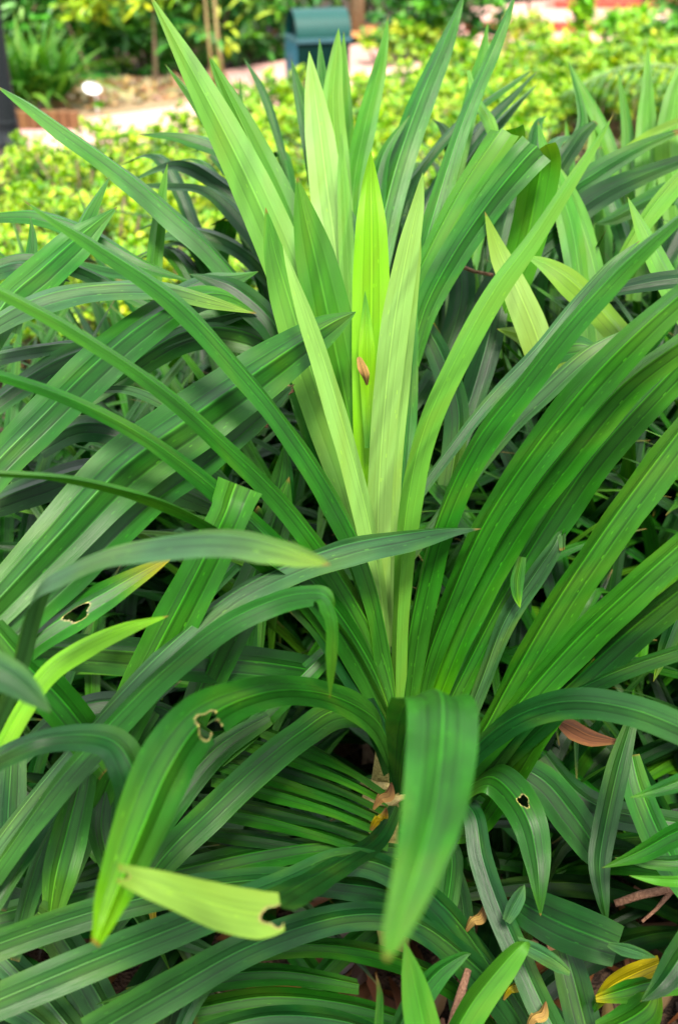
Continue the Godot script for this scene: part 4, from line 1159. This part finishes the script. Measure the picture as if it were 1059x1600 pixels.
func fillers() -> void:
	var spots := [
		[-0.34, -1.15], [-0.62, -1.05], [-0.62, -1.45], [-0.28, -1.5], [0.05, -1.28], [0.36, -1.2], [0.66, -1.1], [0.66, -1.5], [0.34, -1.62], [0.02, -1.75], [-0.36, -1.9], [-0.78, -1.85],
		[0.95, -1.8], [0.62, -1.95], [0.3, -2.05], [1.0, -1.35], [1.05, -2.3], [0.7, -2.35], [-0.1, -2.15], [-0.5, -1.25], [0.5, -1.38], [0.2, -1.42], [-0.1, -1.4], [-0.45, -0.98], [0.5, -1.0], [0.22, -1.08], [-0.16, -1.08], [0.45, -1.52], [0.75, -1.3], [0.5, -1.75], [0.85, -1.6], [0.16, -1.6], [-0.15, -1.68], [-0.45, -1.65], [0.82, -2.1], [0.45, -2.3], [0.15, -2.35], [0.6, -1.62], [0.92, -1.5], [0.4, -1.85], [0.75, -1.75], [1.15, -1.95], [0.55, -2.15], [0.9, -2.45], [1.25, -2.6], [-0.7, -1.25], [-0.8, -1.55], [-0.2, -1.9], [0.25, -2.5, 0.95], [0.55, -2.55, 1.0], [0.85, -2.2, 0.95], [0.38, -2.1, 0.9], [1.15, -2.3, 0.95], [0.7, -1.9, 0.85], [1.4, -2.5, 0.95]]
	for i in spots.size():
		var p := Vector3(spots[i][0], 0.0, spots[i][1])
		var label := "dark green pandan plant crowded among the others behind the central one"
		if p.z > -1.2: label = "low dark pandan plant in the shade beneath the larger leaves"
		elif p.z < -1.75: label = "dark green pandan plant in the back row next to the ground cover"
		if p.z <= -1.2 and p.x < -0.4: label = label.replace("crowded", "at the left, crowded").replace("in the back row", "at the left of the back row")
		if p.z <= -1.2 and p.x > 0.55: label = label.replace("crowded", "at the right, crowded").replace("in the back row", "at the right of the back row")
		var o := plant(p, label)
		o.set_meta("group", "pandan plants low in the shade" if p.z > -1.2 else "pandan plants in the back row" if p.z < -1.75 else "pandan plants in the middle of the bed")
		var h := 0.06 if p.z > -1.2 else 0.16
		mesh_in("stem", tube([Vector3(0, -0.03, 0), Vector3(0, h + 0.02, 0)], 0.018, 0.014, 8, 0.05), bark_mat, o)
		var cols := [K.green, K.dark, K.deep, K.dark, K.deep] if p.z > -1.2 else [K.green, K.dark, K.mid, K.fresh, K.green, K.dark]  # low plants take darker greens, painting in the shade between the leaves
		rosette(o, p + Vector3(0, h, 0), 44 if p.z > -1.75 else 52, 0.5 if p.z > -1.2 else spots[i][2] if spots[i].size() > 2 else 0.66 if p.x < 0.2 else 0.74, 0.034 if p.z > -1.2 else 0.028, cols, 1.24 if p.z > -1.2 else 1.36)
		for c in o.get_children():
			if c.name.begins_with("leaf"): c.position -= p

# ------------------------------------------------------------------ fallen leaves and twigs
func litter() -> void:
	var wood := mottled(rgb(96, 66, 50), rgb(140, 104, 82), 0.05, 140, 0.9, 0.2, 8.0)
	var sticks := [
		["677,402,150 710,412,148 740,424,147 770,430,146", 0.0035, "thin brown twig lying across the leaves behind the bent pandan leaves"],
		["456,606,124 434,622,124 420,640,124 414,668,124", 0.005, "short knobbly brown twig between the broad left leaf and the heart leaves"],
		["1090,1388,118 1040,1390,118 1000,1398,118 960,1412,118", 0.006, "brown forked twig at lower right among dark leaves"],
		["1048,1392,118 1025,1420,118 1002,1440,118", 0.003, "thin side twig hanging from the forked one at lower right"],
		["698,1640,104 712,1585,105 722,1545,106 731,1515,107", 0.006, "upright broken stick at the bottom edge beside the folded bright leaf"],
	]
	for s in sticks:
		var path := []
		for word in s[0].split(" "):
			var f: PackedFloat64Array = word.split_floats(",")
			path.append(at(f[0], f[1], f[2] / 100.0))
		tag(mesh_in("twig", tube(path, s[1], s[1] * 0.6, 8, 0.15), wood), s[2], "twig", "twigs caught among the pandans")
	# the small dry leaf caught in the heart
	var h := thing("dry_leaf", Vector3.ZERO, "tiny tan dry leaf stuck to the bright heart leaf of the central pandan", "dry leaf", "dry leaves")
	leaf(h, "tan", "561,558,112,7 566,572,110.5,15 571,588,110.5,13 573,602,112,3", {"keel": 0.8, "base": "tan", "tip": "tan"}).name = "blade"
	settle(h, at(567, 580, 1.15))
	var d := thing("dry_leaf", Vector3.ZERO, "folded reddish brown dry leaf lying under the right arching leaf", "dry leaf", "dry leaves")
	leaf(d, "dry", "870,1125,116,10 895,1138,116,30 925,1152,116,26 975,1160,116,0", {"keel": 0.4, "base": "dry", "tip": "dry", "roll": 20}).name = "blade"
	settle(d, at(920, 1145, 1.16))
	var e := thing("dry_leaf", Vector3.ZERO, "yellow orange dying leaf tip showing behind the right lime arc", "dry leaf", "dry leaves")
	leaf(e, "yellow", "690,560,150,12 684,530,150,16 676,510,150,10 672,495,150,0", {"keel": 0.2, "base": "yellow", "tip": "yellow"}).name = "blade"
	settle(e, at(682, 530, 1.5))
	var scraps := [[598, 1246, 112, 26, "curled tan leaf scrap on the stem of the central pandan"], [592, 1282, 112, 22, "yellowish dry scrap on the stem just below the curled tan one"], [742, 1438, 112, 26, "yellow curled scrap between the teal leaves right of the hanging leaf tip"], [800, 1545, 110, 24, "small tan scrap beside the folded bright leaf near the bottom edge"], [838, 1590, 104, 28, "brown crumpled scrap at the bottom edge right of the folded bright leaf"], [586, 1366, 110, 20, "small yellow scrap above the teal arcs left of the hanging leaf"]]
	for c in scraps:
		var b := thing("dry_scrap", Vector3.ZERO, c[4], "dry leaf", "dry scraps among the leaves")
		var x: float = c[0]
		var y: float = c[1]
		var w: float = c[3]
		leaf(b, "tan" if int(x) % 4 else "yellow", "%f,%f,%f,4 %f,%f,%f,%f %f,%f,%f,%f %f,%f,%f,2" % [x - w * 0.6, y + w * 0.7, c[2], x - w * 0.2, y, c[2] - 1, w * 0.6, x + w * 0.3, y - w * 0.2, c[2] - 0.5, w * 0.7, x + w * 0.5, y - w * 0.9, c[2]], {"keel": 0.9, "base": "tan", "tip": "dry"}).name = "blade"
		settle(b, at(x, y, c[2] / 100.0))
	var bits := []
	var tint := PackedColorArray()
	for k in 2600:
		var q := Vector3(rng.randf_range(-1.1, 1.2), rng.randf_range(0.0, 0.02), rng.randf_range(-2.4, -0.7))
		bits.append(turned(Vector3(rng.randfn(), rng.randf() * 0.4, rng.randfn()), rng.randf() * 6.0, rng.randf_range(0.04, 0.13), q))
		tint.append(vary([rgb(112, 72, 48), rgb(90, 60, 42), rgb(132, 98, 68), rgb(70, 50, 38)][rng.randi() % 4], 0.15))
	tag(scatter("leaf_litter", self, small_leaf(0.3), shrub_mat, bits, tint, "stuff"), "brown dry leaf litter on the soil under the pandans", "litter", "", "stuff")
